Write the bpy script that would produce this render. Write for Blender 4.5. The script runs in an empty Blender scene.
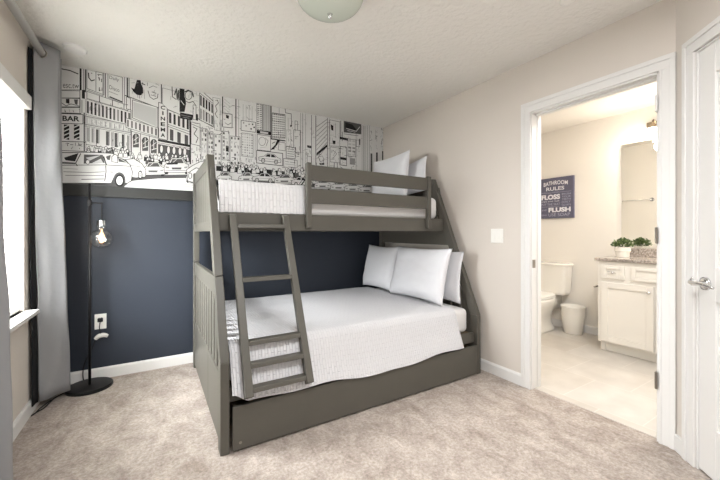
import bpy, bmesh, math, random
from mathutils import Vector, Matrix, noise

random.seed(7)
scene = bpy.context.scene
COL = scene.collection
H = 2.44            # ceiling height
XL, XR, YB = -0.677, 2.394, 3.384   # left wall, right wall, back wall
EYE = 1.159

# ------------------------------------------------------------------ materials
def lin(c):
    c = c / 255.0
    return c / 12.92 if c <= 0.04045 else ((c + 0.055) / 1.055) ** 2.4

def rgb(r, g, b):
    return (lin(r), lin(g), lin(b), 1.0)

def new_mat(name):
    m = bpy.data.materials.new(name)
    m.use_nodes = True
    nt = m.node_tree
    return m, nt, nt.nodes['Principled BSDF']

def simple(name, col, rough=0.6, metal=0.0, spec=0.3, bump=None, vary=0.0, vscale=6.0):
    m, nt, p = new_mat(name)
    p.inputs['Base Color'].default_value = col
    p.inputs['Roughness'].default_value = rough
    p.inputs['Metallic'].default_value = metal
    p.inputs['Specular IOR Level'].default_value = spec
    tc = nt.nodes.new('ShaderNodeTexCoord')
    if vary:
        n = nt.nodes.new('ShaderNodeTexNoise')
        n.inputs['Scale'].default_value = vscale
        n.inputs['Detail'].default_value = 4
        nt.links.new(tc.outputs['Object'], n.inputs['Vector'])
        mix = nt.nodes.new('ShaderNodeMixRGB')
        mix.inputs[1].default_value = tuple(c * (1 - vary) for c in col[:3]) + (1,)
        mix.inputs[2].default_value = tuple(min(1, c * (1 + vary)) for c in col[:3]) + (1,)
        nt.links.new(n.outputs['Fac'], mix.inputs[0])
        nt.links.new(mix.outputs[0], p.inputs['Base Color'])
    if bump:
        sc, st, di = bump
        n = nt.nodes.new('ShaderNodeTexNoise')
        n.inputs['Scale'].default_value = sc
        n.inputs['Detail'].default_value = 3
        nt.links.new(tc.outputs['Object'], n.inputs['Vector'])
        b = nt.nodes.new('ShaderNodeBump')
        b.inputs['Strength'].default_value = st
        b.inputs['Distance'].default_value = di
        nt.links.new(n.outputs['Fac'], b.inputs['Height'])
        nt.links.new(b.outputs['Normal'], p.inputs['Normal'])
    return m

M = {}
M['beige'] = simple('wall_beige_paint', rgb(214, 206, 197), 0.75, bump=(160, 0.12, 0.003))
M['cream'] = simple('wall_cream_paint', rgb(236, 231, 223), 0.7, bump=(160, 0.1, 0.003))
M['navy'] = simple('wall_navy_paint', rgb(44, 49, 58), 0.55, bump=(160, 0.12, 0.003))
M['ceil'] = simple('ceiling_knockdown', rgb(235, 232, 226), 0.9, bump=(30, 0.9, 0.010))
M['trim'] = simple('white_trim_paint', rgb(225, 223, 220), 0.35, vary=0.01)
M['rail_dark'] = simple('charcoal_board', rgb(48, 48, 46), 0.5, vary=0.04)
M['bed'] = simple('grey_painted_wood', rgb(86, 83, 76), 0.42, bump=(45, 0.06, 0.002), vary=0.05, vscale=9)
M['board'] = simple('plywood_board', rgb(120, 105, 85), 0.7, vary=0.1)
M['black'] = simple('black_metal', rgb(26, 25, 25), 0.4, 0.3)
M['rubber'] = simple('black_cord', rgb(22, 22, 22), 0.6)
M['chrome'] = simple('chrome', rgb(225, 225, 225), 0.12, 1.0)
M['nickel'] = simple('brushed_nickel', rgb(150, 144, 136), 0.3, 1.0)
M['plastic'] = simple('white_plastic', rgb(238, 236, 230), 0.35)
M['slotdark'] = simple('dark_slot', rgb(70, 66, 62), 0.6)
M['ceramic'] = simple('white_ceramic', rgb(240, 236, 228), 0.12, spec=0.5)
M['cabinet'] = simple('white_cabinet_paint', rgb(240, 236, 228), 0.35, vary=0.01)
M['void'] = simple('dark_under_bed', rgb(30, 29, 28), 0.9)
M['soil'] = simple('potting_soil', rgb(60, 45, 35), 0.9, vary=0.3, vscale=80)
M['dark_strip'] = simple('near_black_matte', rgb(24, 24, 26), 0.85)
M['shade_metal'] = simple('sconce_metal', rgb(150, 138, 120), 0.35, 1.0)

def mat_carpet():
    m, nt, p = new_mat('carpet')
    L = nt.links
    tc = nt.nodes.new('ShaderNodeTexCoord')
    mp = nt.nodes.new('ShaderNodeMapping'); mp.inputs['Scale'].default_value = (1.0, 0.7, 1)
    mp.inputs['Rotation'].default_value = (0, 0, 0.5)
    L.new(tc.outputs['Object'], mp.inputs['Vector'])
    a = nt.nodes.new('ShaderNodeTexNoise'); a.inputs['Scale'].default_value = 7.5; a.inputs['Detail'].default_value = 9; a.inputs['Roughness'].default_value = 0.78
    a.inputs['Distortion'].default_value = 0.5
    L.new(mp.outputs[0], a.inputs['Vector'])
    b = nt.nodes.new('ShaderNodeTexNoise'); b.inputs['Scale'].default_value = 60; b.inputs['Detail'].default_value = 5; b.inputs['Roughness'].default_value = 0.75
    L.new(tc.outputs['Object'], b.inputs['Vector'])
    r1 = nt.nodes.new('ShaderNodeValToRGB')
    r1.color_ramp.elements[0].position = 0.36; r1.color_ramp.elements[0].color = rgb(164, 151, 141)
    r1.color_ramp.elements[1].position = 0.66; r1.color_ramp.elements[1].color = rgb(210, 199, 190)
    L.new(a.outputs['Fac'], r1.inputs[0])
    r2 = nt.nodes.new('ShaderNodeValToRGB')
    r2.color_ramp.elements[0].position = 0.36; r2.color_ramp.elements[0].color = (0.42, 0.40, 0.38, 1)
    r2.color_ramp.elements[1].position = 0.62; r2.color_ramp.elements[1].color = (1.0, 1.0, 1.0, 1)
    L.new(b.outputs['Fac'], r2.inputs[0])
    mx = nt.nodes.new('ShaderNodeMixRGB'); mx.blend_type = 'MULTIPLY'; mx.inputs[0].default_value = 0.6
    L.new(r1.outputs[0], mx.inputs[1]); L.new(r2.outputs[0], mx.inputs[2])
    L.new(mx.outputs[0], p.inputs['Base Color'])
    p.inputs['Roughness'].default_value = 1.0
    p.inputs['Specular IOR Level'].default_value = 0.05
    bp = nt.nodes.new('ShaderNodeBump'); bp.inputs['Strength'].default_value = 0.6; bp.inputs['Distance'].default_value = 0.012
    ad = nt.nodes.new('ShaderNodeMath'); ad.operation = 'ADD'
    L.new(a.outputs['Fac'], ad.inputs[0]); L.new(b.outputs['Fac'], ad.inputs[1])
    L.new(ad.outputs[0], bp.inputs['Height']); L.new(bp.outputs[0], p.inputs['Normal'])
    return m
M['carpet'] = mat_carpet()

def mat_tile():
    m, nt, p = new_mat('bathroom_tile')
    L = nt.links
    tc = nt.nodes.new('ShaderNodeTexCoord')
    mp = nt.nodes.new('ShaderNodeMapping'); mp.inputs['Location'].default_value = (1.31, -2.96, 0); mp.inputs['Rotation'].default_value = (0, 0, math.radians(90))
    L.new(tc.outputs['Object'], mp.inputs['Vector'])
    br = nt.nodes.new('ShaderNodeTexBrick')
    br.inputs['Scale'].default_value = 1.0
    br.inputs['Brick Width'].default_value = 0.46; br.inputs['Row Height'].default_value = 0.46
    br.inputs['Mortar Size'].default_value = 0.003
    br.inputs['Color1'].default_value = rgb(211, 206, 199); br.inputs['Color2'].default_value = rgb(205, 198, 188)
    br.inputs['Mortar'].default_value = rgb(222, 217, 210)
    L.new(mp.outputs[0], br.inputs['Vector'])
    n = nt.nodes.new('ShaderNodeTexNoise'); n.inputs['Scale'].default_value = 5; n.inputs['Detail'].default_value = 5
    L.new(tc.outputs['Object'], n.inputs['Vector'])
    r = nt.nodes.new('ShaderNodeValToRGB')
    r.color_ramp.elements[0].position = 0.3; r.color_ramp.elements[0].color = (0.86, 0.85, 0.84, 1)
    r.color_ramp.elements[1].position = 0.7; r.color_ramp.elements[1].color = (1, 1, 1, 1)
    L.new(n.outputs['Fac'], r.inputs[0])
    mx = nt.nodes.new('ShaderNodeMixRGB'); mx.blend_type = 'MULTIPLY'; mx.inputs[0].default_value = 1
    L.new(br.outputs[0], mx.inputs[1]); L.new(r.outputs[0], mx.inputs[2]); L.new(mx.outputs[0], p.inputs['Base Color'])
    p.inputs['Roughness'].default_value = 0.4
    return m
M['tile'] = mat_tile()

def mat_quilt(name, col, px, py, strength=0.7):
    """woven matelasse cover: ribs in u, broken into offset blocks in v"""
    m, nt, p = new_mat(name)
    L = nt.links
    uv = nt.nodes.new('ShaderNodeTexCoord')
    br = nt.nodes.new('ShaderNodeTexBrick')
    br.inputs['Scale'].default_value = 1.0
    br.inputs['Brick Width'].default_value = py; br.inputs['Row Height'].default_value = px
    br.inputs['Mortar Size'].default_value = px * 0.16; br.inputs['Mortar Smooth'].default_value = 1.0
    br.inputs['Color1'].default_value = (1, 1, 1, 1); br.inputs['Color2'].default_value = (0.85, 0.85, 0.85, 1)
    br.inputs['Mortar'].default_value = (0, 0, 0, 1)
    mp = nt.nodes.new('ShaderNodeMapping'); mp.inputs['Rotation'].default_value = (0, 0, math.radians(90))
    L.new(uv.outputs['UV'], mp.inputs['Vector']); L.new(mp.outputs[0], br.inputs['Vector'])
    n = nt.nodes.new('ShaderNodeTexNoise'); n.inputs['Scale'].default_value = 9; n.inputs['Detail'].default_value = 3
    L.new(uv.outputs['Object'], n.inputs['Vector'])
    bp = nt.nodes.new('ShaderNodeBump'); bp.inputs['Strength'].default_value = strength; bp.inputs['Distance'].default_value = 0.006
    L.new(br.outputs['Color'], bp.inputs['Height'])
    b2 = nt.nodes.new('ShaderNodeBump'); b2.inputs['Strength'].default_value = 0.25; b2.inputs['Distance'].default_value = 0.02
    L.new(n.outputs['Fac'], b2.inputs['Height']); L.new(bp.outputs[0], b2.inputs['Normal'])
    L.new(b2.outputs[0], p.inputs['Normal'])
    mx = nt.nodes.new('ShaderNodeMixRGB'); mx.inputs[1].default_value = tuple(c * 0.92 for c in col[:3]) + (1,); mx.inputs[2].default_value = col
    L.new(br.outputs['Color'], mx.inputs[0]); L.new(mx.outputs[0], p.inputs['Base Color'])
    p.inputs['Roughness'].default_value = 0.85; p.inputs['Specular IOR Level'].default_value = 0.15
    return m
M['quilt'] = mat_quilt('white_matelasse', rgb(216, 215, 217), 0.018, 0.06, 0.8)
M['quilt2'] = mat_quilt('white_matelasse_upper', rgb(226, 225, 226), 0.024, 0.09, 0.8)
M['sheet'] = simple('white_sheet', rgb(224, 222, 221), 0.85, spec=0.1, bump=(14, 0.25, 0.012))
M['pillow'] = simple('white_pillowcase', rgb(220, 220, 223), 0.85, spec=0.1, bump=(9, 0.35, 0.02))

def mat_curtain():
    m, nt, p = new_mat('grey_satin_curtain')
    p.inputs['Base Color'].default_value = rgb(138, 138, 140)
    p.inputs['Roughness'].default_value = 0.42
    p.inputs['Specular IOR Level'].default_value = 0.5
    tc = nt.nodes.new('ShaderNodeTexCoord')
    n = nt.nodes.new('ShaderNodeTexNoise'); n.inputs['Scale'].default_value = 7; n.inputs['Detail'].default_value = 4
    nt.links.new(tc.outputs['Object'], n.inputs['Vector'])
    b = nt.nodes.new('ShaderNodeBump'); b.inputs['Strength'].default_value = 0.3; b.inputs['Distance'].default_value = 0.02
    nt.links.new(n.outputs['Fac'], b.inputs['Height']); nt.links.new(b.outputs[0], p.inputs['Normal'])
    return m
M['curtain'] = mat_curtain()

def mat_slat():
    m, nt, p = new_mat('white_blind_slat')
    p.inputs['Base Color'].default_value = rgb(244, 243, 240); p.inputs['Roughness'].default_value = 0.5
    t = nt.nodes.new('ShaderNodeBsdfTranslucent'); t.inputs['Color'].default_value = rgb(244, 243, 240)
    mx = nt.nodes.new('ShaderNodeMixShader'); mx.inputs[0].default_value = 0.4
    out = nt.nodes['Material Output']
    nt.links.new(p.outputs[0], mx.inputs[1]); nt.links.new(t.outputs[0], mx.inputs[2]); nt.links.new(mx.outputs[0], out.inputs[0])
    return m
M['slat'] = mat_slat()

def mat_glass(name, col, rough=0.0, mix=0.12):
    """thin clear glass: mostly see-through with a little gloss"""
    m, nt, p = new_mat(name)
    t = nt.nodes.new('ShaderNodeBsdfTransparent'); t.inputs['Color'].default_value = col
    g = nt.nodes.new('ShaderNodeBsdfGlossy'); g.inputs['Roughness'].default_value = 0.05
    lw = nt.nodes.new('ShaderNodeLayerWeight'); lw.inputs['Blend'].default_value = 0.35
    ml = nt.nodes.new('ShaderNodeMath'); ml.operation = 'MULTIPLY_ADD'; ml.inputs[1].default_value = 0.55; ml.inputs[2].default_value = mix * 0.4
    mx = nt.nodes.new('ShaderNodeMixShader')
    out = nt.nodes['Material Output']
    nt.links.new(lw.outputs['Facing'], ml.inputs[0]); nt.links.new(ml.outputs[0], mx.inputs[0])
    nt.links.new(t.outputs[0], mx.inputs[1]); nt.links.new(g.outputs[0], mx.inputs[2]); nt.links.new(mx.outputs[0], out.inputs[0])
    return m
M['glass'] = mat_glass('clear_glass', (0.94, 0.95, 0.95, 1))
M['window_glass'] = mat_glass('window_glass', (0.97, 0.98, 0.98, 1), mix=0.05)
M['frost'] = simple('frosted_glass_dome', rgb(205, 212, 200), 0.25, spec=0.5)

def mat_emit(name, col, s):
    m, nt, p = new_mat(name)
    p.inputs['Base Color'].default_value = col
    p.inputs['Emission Color'].default_value = col
    p.inputs['Emission Strength'].default_value = s
    return m
M['filament'] = mat_emit('glowing_filament', (1.0, 0.60, 0.28, 1), 2.6)
M['sconce_glow'] = mat_emit('lit_sconce_glass', (1.0, 0.86, 0.66, 1), 9)

def mat_granite():
    m, nt, p = new_mat('granite')
    tc = nt.nodes.new('ShaderNodeTexCoord')
    n = nt.nodes.new('ShaderNodeTexNoise'); n.inputs['Scale'].default_value = 70; n.inputs['Detail'].default_value = 6; n.inputs['Roughness'].default_value = 0.8
    nt.links.new(tc.outputs['Object'], n.inputs['Vector'])
    r = nt.nodes.new('ShaderNodeValToRGB')
    e = r.color_ramp.elements
    e[0].position = 0.36; e[0].color = rgb(96, 88, 82)
    e[1].position = 0.64; e[1].color = rgb(214, 206, 198)
    k = e.new(0.5); k.color = rgb(168, 158, 150)
    nt.links.new(n.outputs['Fac'], r.inputs[0]); nt.links.new(r.outputs[0], p.inputs['Base Color'])
    p.inputs['Roughness'].default_value = 0.15
    return m
M['granite'] = mat_granite()
M['mirror'] = simple('mirror_silver', (0.92, 0.93, 0.92, 1), 0.01, 1.0)

def mat_leaf():
    m, nt, p = new_mat('green_leaf')
    tc = nt.nodes.new('ShaderNodeTexCoord')
    n = nt.nodes.new('ShaderNodeTexNoise'); n.inputs['Scale'].default_value = 45
    nt.links.new(tc.outputs['Object'], n.inputs['Vector'])
    r = nt.nodes.new('ShaderNodeValToRGB')
    r.color_ramp.elements[0].position = 0.35; r.color_ramp.elements[0].color = rgb(40, 62, 34)
    r.color_ramp.elements[1].position = 0.68; r.color_ramp.elements[1].color = rgb(128, 150, 92)
    nt.links.new(n.outputs['Fac'], r.inputs[0]); nt.links.new(r.outputs[0], p.inputs['Base Color'])
    p.inputs['Roughness'].default_value = 0.5
    return m
M['leaf'] = mat_leaf()
M['mur_white'] = simple('mural_white', rgb(222, 221, 219), 0.7)
M['mur_black'] = simple('mural_black', rgb(38, 37, 37), 0.7)
M['mur_dark'] = simple('mural_dark_grey', rgb(88, 87, 86), 0.7)
M['mur_grey'] = simple('mural_grey', rgb(150, 149, 148), 0.7)
M['mur_light'] = simple('mural_light_grey', rgb(196, 195, 194), 0.7)
M['sign_blue'] = simple('sign_slate_blue', rgb(98, 97, 116), 0.6, vary=0.12, vscale=14)
M['sign_edge'] = simple('sign_edge', rgb(70, 60, 66), 0.6)
M['sign_white'] = simple('sign_white_letters', rgb(226, 226, 232), 0.6)
M['sign_pale'] = simple('sign_pale_letters', rgb(170, 171, 188), 0.6)

# ------------------------------------------------------------------ mesh builder
class MB:
    def __init__(s):
        s.v = []; s.f = []; s.mi = []; s.uv = None

    def add(s, verts, faces, mi=0):
        o = len(s.v)
        s.v += [tuple(p) for p in verts]
        s.f += [tuple(i + o for i in f) for f in faces]
        s.mi += [mi] * len(faces)
        return s

    def box(s, x0, x1, y0, y1, z0, z1, mi=0):
        v = [(x0, y0, z0), (x1, y0, z0), (x1, y1, z0), (x0, y1, z0), (x0, y0, z1), (x1, y0, z1), (x1, y1, z1), (x0, y1, z1)]
        f = [(0, 3, 2, 1), (4, 5, 6, 7), (0, 1, 5, 4), (1, 2, 6, 5), (2, 3, 7, 6), (3, 0, 4, 7)]
        return s.add(v, f, mi)

    def hexa(s, v, mi=0):
        return s.add(v, [(0, 3, 2, 1), (4, 5, 6, 7), (0, 1, 5, 4), (1, 2, 6, 5), (2, 3, 7, 6), (3, 0, 4, 7)], mi)

    def prism(s, poly, off, mi=0):
        """closed polygon of 3-D points swept by the vector off"""
        n = len(poly); off = Vector(off)
        v = [Vector(p) for p in poly] + [Vector(p) + off for p in poly]
        f = [tuple(range(n - 1, -1, -1)), tuple(range(n, 2 * n))]
        f += [(i, (i + 1) % n, n + (i + 1) % n, n + i) for i in range(n)]
        return s.add(v, f, mi)

    def tube(s, path, r, seg=12, caps=True):
        path = [Vector(p) for p in path]; rings = []
        up = Vector((0, 0, 1))
        prev = None
        for i, p in enumerate(path):
            a = path[max(0, i - 1)]; b = path[min(len(path) - 1, i + 1)]
            t = (b - a).normalized()
            if prev is None:
                n = t.cross(up)
                if n.length < 1e-4: n = t.cross(Vector((1, 0, 0)))
                n.normalize()
            else:
                n = (prev - t * prev.dot(t)).normalized()
            prev = n
            bn = t.cross(n)
            rr = r[i] if isinstance(r, (list, tuple)) else r
            rings.append([p + (n * math.cos(k * 2 * math.pi / seg) + bn * math.sin(k * 2 * math.pi / seg)) * rr for k in range(seg)])
        v = [q for rg in rings for q in rg]; f = []
        for i in range(len(rings) - 1):
            for k in range(seg):
                f.append((i * seg + k, i * seg + (k + 1) % seg, (i + 1) * seg + (k + 1) % seg, (i + 1) * seg + k))
        if caps:
            f.append(tuple(range(seg - 1, -1, -1))); f.append(tuple((len(rings) - 1) * seg + k for k in range(seg)))
        return s.add(v, f)

    def lathe(s, prof, c, seg=32, axis='Z', sx=1.0, sy=1.0):
        """prof: (r, h) pairs; closed to the axis where r = 0"""
        c = Vector(c); v = []; f = []; idx = []
        for r, h in prof:
            if r < 1e-6:
                idx.append([len(v)]); v.append(s._ax(c, 0, 0, h, axis))
            else:
                ring = []
                for k in range(seg):
                    a = 2 * math.pi * k / seg
                    ring.append(len(v)); v.append(s._ax(c, r * math.cos(a) * sx, r * math.sin(a) * sy, h, axis))
                idx.append(ring)
        for a, b in zip(idx[:-1], idx[1:]):
            if len(a) == 1 and len(b) == 1: continue
            for k in range(seg):
                k2 = (k + 1) % seg
                if len(a) == 1: f.append((a[0], b[k2], b[k]))
                elif len(b) == 1: f.append((a[k], a[k2], b[0]))
                else: f.append((a[k], a[k2], b[k2], b[k]))
        return s.add(v, f)

    @staticmethod
    def _ax(c, a, b, h, axis):
        if axis == 'Z': return c + Vector((a, b, h))
        if axis == 'X': return c + Vector((h, a, b))
        return c + Vector((a, h, b))

    def loft(s, rings, n=28):
        """rings: (cx, cy, z, rx, ry, p) superellipses, capped"""
        v = []; f = []
        for cx, cy, z, rx, ry, p in rings:
            for k in range(n):
                a = 2 * math.pi * k / n
                ca, sa = math.cos(a), math.sin(a)
                v.append((cx + rx * math.copysign(abs(ca) ** (2 / p), ca), cy + ry * math.copysign(abs(sa) ** (2 / p), sa), z))
        for i in range(len(rings) - 1):
            for k in range(n):
                f.append((i * n + k, i * n + (k + 1) % n, (i + 1) * n + (k + 1) % n, (i + 1) * n + k))
        f.append(tuple(range(n - 1, -1, -1))); f.append(tuple((len(rings) - 1) * n + k for k in range(n)))
        return s.add(v, f)

    def build(s, name, mat, parent=None, bevel=0.0, smooth=False, origin=None, seg=2, uv=None):
        if parent is not None: o0 = Vector(parent['_o'])
        else: o0 = Vector(origin) if origin is not None else Vector((0, 0, 0))
        me = bpy.data.meshes.new(name)
        me.from_pydata([Vector(p) - o0 for p in s.v], [], s.f)
        for mm in (mat if isinstance(mat, (list, tuple)) else [mat]):
            me.materials.append(mm)
        if isinstance(mat, (list, tuple)):
            me.polygons.foreach_set('material_index', s.mi)
        if uv:
            lay = me.uv_layers.new(name='UVMap')
            for lp in me.loops:
                lay.data[lp.index].uv = uv[lp.vertex_index]
        bm = bmesh.new(); bm.from_mesh(me); bmesh.ops.recalc_face_normals(bm, faces=bm.faces); bm.to_mesh(me); bm.free()
        if smooth:
            me.polygons.foreach_set('use_smooth', [True] * len(me.polygons))
        o = bpy.data.objects.new(name, me)
        COL.objects.link(o)
        o['_o'] = tuple(o0)
        if parent is not None: o.parent = parent
        else: o.location = o0
        if bevel:
            b = o.modifiers.new('Bevel', 'BEVEL'); b.width = bevel; b.segments = seg; b.limit_method = 'ANGLE'; b.angle_limit = math.radians(40)
            b.harden_normals = False
        return o

def tag(o, label=None, cat=None, group=None, kind=None):
    if label: o['label'] = label
    if cat: o['category'] = cat
    if group: o['group'] = group
    if kind: o['kind'] = kind
    return o

def thing(name, loc, label, cat, group=None):
    o = bpy.data.objects.new(name, None)
    COL.objects.link(o)
    o.location = loc; o['_o'] = tuple(loc)
    o.empty_display_size = 0.1
    return tag(o, label, cat, group)

def struct(o, label=None, cat=None):
    o['kind'] = 'structure'
    if label: o['label'] = label
    if cat: o['category'] = cat
    return o

def smoothstep(a, b, x):
    t = max(0, min(1, (x - a) / (b - a)))
    return t * t * (3 - 2 * t)

def catmull(pts, n=8):
    pts = [Vector(p) for p in pts]; out = []
    for i in range(len(pts) - 1):
        p0 = pts[max(0, i - 1)]; p1 = pts[i]; p2 = pts[i + 1]; p3 = pts[min(len(pts) - 1, i + 2)]
        for k in range(n):
            t = k / n
            out.append(0.5 * ((2 * p1) + (p2 - p0) * t + (2 * p0 - 5 * p1 + 4 * p2 - p3) * t * t + (3 * p1 - p0 - 3 * p2 + p3) * t ** 3))
    out.append(pts[-1])
    return out

_text_cache = {}
def text_polys(s, bold=0.0):
    """outline of a word as triangles in a unit box"""
    key = (s, bold)
    if key in _text_cache: return _text_cache[key]
    cu = bpy.data.curves.new('lettering', 'FONT'); cu.body = s; cu.offset = bold; cu.resolution_u = 3
    ob = bpy.data.objects.new('lettering', cu); COL.objects.link(ob)
    bpy.context.view_layer.update()
    me = bpy.data.meshes.new_from_object(ob.evaluated_get(bpy.context.evaluated_depsgraph_get()))
    vs = [(v.co.x, v.co.y) for v in me.vertices]; fs = [tuple(p.vertices) for p in me.polygons]
    bpy.data.objects.remove(ob); bpy.data.curves.remove(cu); bpy.data.meshes.remove(me)
    x0 = min(v[0] for v in vs); x1 = max(v[0] for v in vs); y0 = min(v[1] for v in vs); y1 = max(v[1] for v in vs)
    vs = [((x - x0) / max(1e-6, x1 - x0), (y - y0) / max(1e-6, y1 - y0)) for x, y in vs]
    _text_cache[key] = (vs, fs)
    return vs, fs

# ------------------------------------------------------------------ bedroom shell
REAR = -1.45
T = 0.115
DY0, DY1, DZ = 0.738, 1.484, 2.055         # bathroom doorway in the right wall
WY0, WY1, WZ0, WZ1 = 1.30, 2.85, 0.68, 2.0  # window in the left wall

m = MB(); m.box(XL - 0.3, XR + T, REAR - 0.2, YB + 0.1, -0.1, 0)
struct(m.build('floor', M['carpet']), 'beige mottled cut pile bedroom carpet', 'carpet')
m = MB(); m.box(XL - 0.3, XR + T, REAR - 0.2, YB + 0.1, H, H + 0.1)
struct(m.build('ceiling', M['ceil']), 'textured off-white bedroom ceiling', 'ceiling')
m = MB(); m.box(XL - 0.2, XR + T, YB, YB + 0.1, 0, H)
struct(m.build('wall_back', M['navy']), 'navy painted wall behind the bunk bed', 'wall')

def wall_with_hole_x(name, x0, x1, y0, y1, hy0, hy1, hz0, hz1, mat):
    m = MB()
    m.box(x0, x1, y0, hy0, 0, H); m.box(x0, x1, hy1, y1, 0, H)
    if hz0 > 0: m.box(x0, x1, hy0, hy1, 0, hz0)
    m.box(x0, x1, hy0, hy1, hz1, H)
    return struct(m.build(name, mat))

wl = wall_with_hole_x('wall_left', XL - 0.12, XL, REAR, YB, WY0, WY1, WZ0, WZ1, M['beige'])
tag(wl, 'beige wall with the window, left', 'wall')
# right wall: beige on the bedroom side, cream on the bathroom side
m = MB()
for (ya, yb, za, zb) in ((0.67, DY0, 0, H), (DY1, YB, 0, H), (DY0, DY1, DZ, H)):
    m.box(XR, XR + T / 2, ya, yb, za, zb, 0); m.box(XR + T / 2, XR + T, ya, yb, za, zb, 1)
wr = struct(m.build('wall_right', [M['beige'], M['cream']])); tag(wr, 'beige wall with the bathroom doorway', 'wall')

# angled wall with the second door
S2 = math.sqrt(0.5)
def ang(s, n):
    """point on the angled wall: s along it from the corner, n out into the room"""
    return (XR - s * S2 - n * S2, 0.67 - s * S2 + n * S2)
def ang_box(mb, s0, s1, n0, n1, z0, z1):
    p = [ang(s0, n0), ang(s0, n1), ang(s1, n1), ang(s1, n0)]
    mb.hexa([(q[0], q[1], z0) for q in p] + [(q[0], q[1], z1) for q in p])
D2A, D2B = 0.15, 0.92
m = MB()
ang_box(m, -0.0, D2A, -0.11, 0, 0, H); ang_box(m, D2B, 1.5, -0.11, 0, 0, H); ang_box(m, D2A, D2B, -0.11, 0, DZ, H)
wa = struct(m.build('wall_angled', M['beige'])); tag(wa, 'beige angled wall holding the panelled door', 'wall')
ex, ey = ang(1.5, 0)
m = MB(); m.box(ex, ex + 0.1, REAR, ey, 0, H)
struct(m.build('wall_right_rear', M['beige']), 'beige wall behind the camera', 'wall')
m = MB()
m.box(XL, -0.45, REAR - 0.12, REAR, 0, H); m.box(1.15, ex + 0.1, REAR - 0.12, REAR, 0, H)
m.box(-0.45, 1.15, REAR - 0.12, REAR, 0, 0.45); m.box(-0.45, 1.15, REAR - 0.12, REAR, 2.15, H)
struct(m.build('wall_rear', M['beige']), 'beige wall with an added window behind the camera', 'wall')
m = MB()  # added window, never in view, for soft fill from behind the camera
m.box(-0.45, -0.40, REAR - 0.10, REAR - 0.04, 0.45, 2.15); m.box(1.10, 1.15, REAR - 0.10, REAR - 0.04, 0.45, 2.15)
m.box(-0.40, 1.10, REAR - 0.10, REAR - 0.04, 0.45, 0.5); m.box(-0.40, 1.10, REAR - 0.10, REAR - 0.04, 2.1, 2.15)
m.box(-0.40, 1.10, REAR - 0.09, REAR - 0.05, 1.28, 1.32)
struct(m.build('window_added', M['trim'], bevel=0.004), 'white frame of the added window in the rear wall', 'window')

# baseboards
BBH = 0.088
def bb_profile_x(mb, y0, y1, x, sgn):
    # runs along y on a wall at x; sgn = direction into the room
    pr = [(x, 0), (x + sgn * 0.015, 0), (x + sgn * 0.015, BBH - 0.014), (x + sgn * 0.008, BBH), (x, BBH)]
    mb.prism([(a, y0, z) for a, z in pr], (0, y1 - y0, 0))
m = MB(); bb_profile_x(m, 1.545, YB - 0.015, XR, -1)
struct(m.build('baseboard_right', M['trim']), 'white baseboard along the right wall', 'baseboard')
m = MB(); bb_profile_x(m, REAR, YB - 0.015, XL, 1)
struct(m.build('baseboard_left', M['trim']), 'white baseboard along the window wall', 'baseboard')
m = MB(); m.prism([(XL, YB, 0), (XL, YB - 0.015, 0), (XL, YB - 0.015, BBH - 0.014), (XL, YB - 0.008, BBH), (XL, YB, BBH)], (XR - XL, 0, 0))
struct(m.build('baseboard_back', M['trim']), 'white baseboard along the navy wall', 'baseboard')
m = MB(); ang_box(m, 0.0, 0.075, 0, 0.015, 0, BBH)
struct(m.build('baseboard_angled', M['trim'], bevel=0.004), 'short white baseboard between the two doors', 'baseboard')

# charcoal ledge board under the mural
RZ0, RZ1 = 1.446, 1.535
m = MB(); m.box(XL, XR, YB - 0.018, YB, RZ0, RZ1)
struct(m.build('trim_1', M['rail_dark'], bevel=0.003), 'charcoal board between mural and navy paint', 'trim')

# ------------------------------------------------------------------ doors
def casing(mb, y0, y1, ztop, x, w=0.072):
    # stepped moulding round a doorway on the wall plane x (room at smaller x)
    def side(ya, yb, step_hi):
        mb.box(x - 0.013, x, ya, yb, 0, ztop)
        if step_hi: mb.box(x - 0.02, x - 0.013, yb - 0.026, yb, 0, ztop + w - 0.026); mb.box(x - 0.016, x - 0.013, ya, ya + 0.012, 0, ztop)
        else: mb.box(x - 0.02, x - 0.013, ya, ya + 0.026, 0, ztop + w - 0.026); mb.box(x - 0.016, x - 0.013, yb - 0.012, yb, 0, ztop)
    side(y0 - w, y0, False); side(y1, y1 + w, True)
    mb.box(x - 0.013, x, y0 - w, y1 + w, ztop, ztop + w)
    mb.box(x - 0.02, x - 0.013, y0 - w, y1 + w, ztop + w - 0.026, ztop + w)
m = MB()
casing(m, DY0, DY1, DZ, XR)
m.box(XR - 0.002, XR + T + 0.002, DY0 - 0.001, DY0 + 0.012, 0, DZ); m.box(XR - 0.002, XR + T + 0.002, DY1 - 0.006, DY1 + 0.001, 0, DZ)
m.box(XR - 0.002, XR + T + 0.002, DY0, DY1, DZ - 0.012, DZ + 0.001)
m.box(XR + 0.06, XR + 0.095, DY1 - 0.012, DY1 - 0.006, 0, DZ - 0.012); m.box(XR + 0.04, XR + 0.075, DY0 + 0.012, DY0 + 0.02, 0, DZ - 0.012)
m.box(XR + 0.04, XR + 0.075, DY0 + 0.012, DY1 - 0.012, DZ - 0.024, DZ - 0.012)
d1 = struct(m.build('door_1', M['trim'], bevel=0.003)); tag(d1, 'white cased opening into the bathroom', 'doorway')
for z, mt in ((0.30, 'nickel'), (1.10, 'nickel'), (1.83, 'trim')):
    mm = MB(); mm.tube([(XR - 0.026, DY0 + 0.006, z), (XR - 0.026, DY0 + 0.006, z + 0.09)], 0.006)
    mm.box(XR - 0.024, XR + 0.03, DY0 + 0.012, DY0 + 0.0145, z, z + 0.09)
    mm.build('hinge', M[mt], d1, smooth=False)
mm = MB(); mm.box(XR + 0.005, XR + 0.038, DY1 - 0.009, DY1 - 0.006, 0.90, 0.96)
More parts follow.
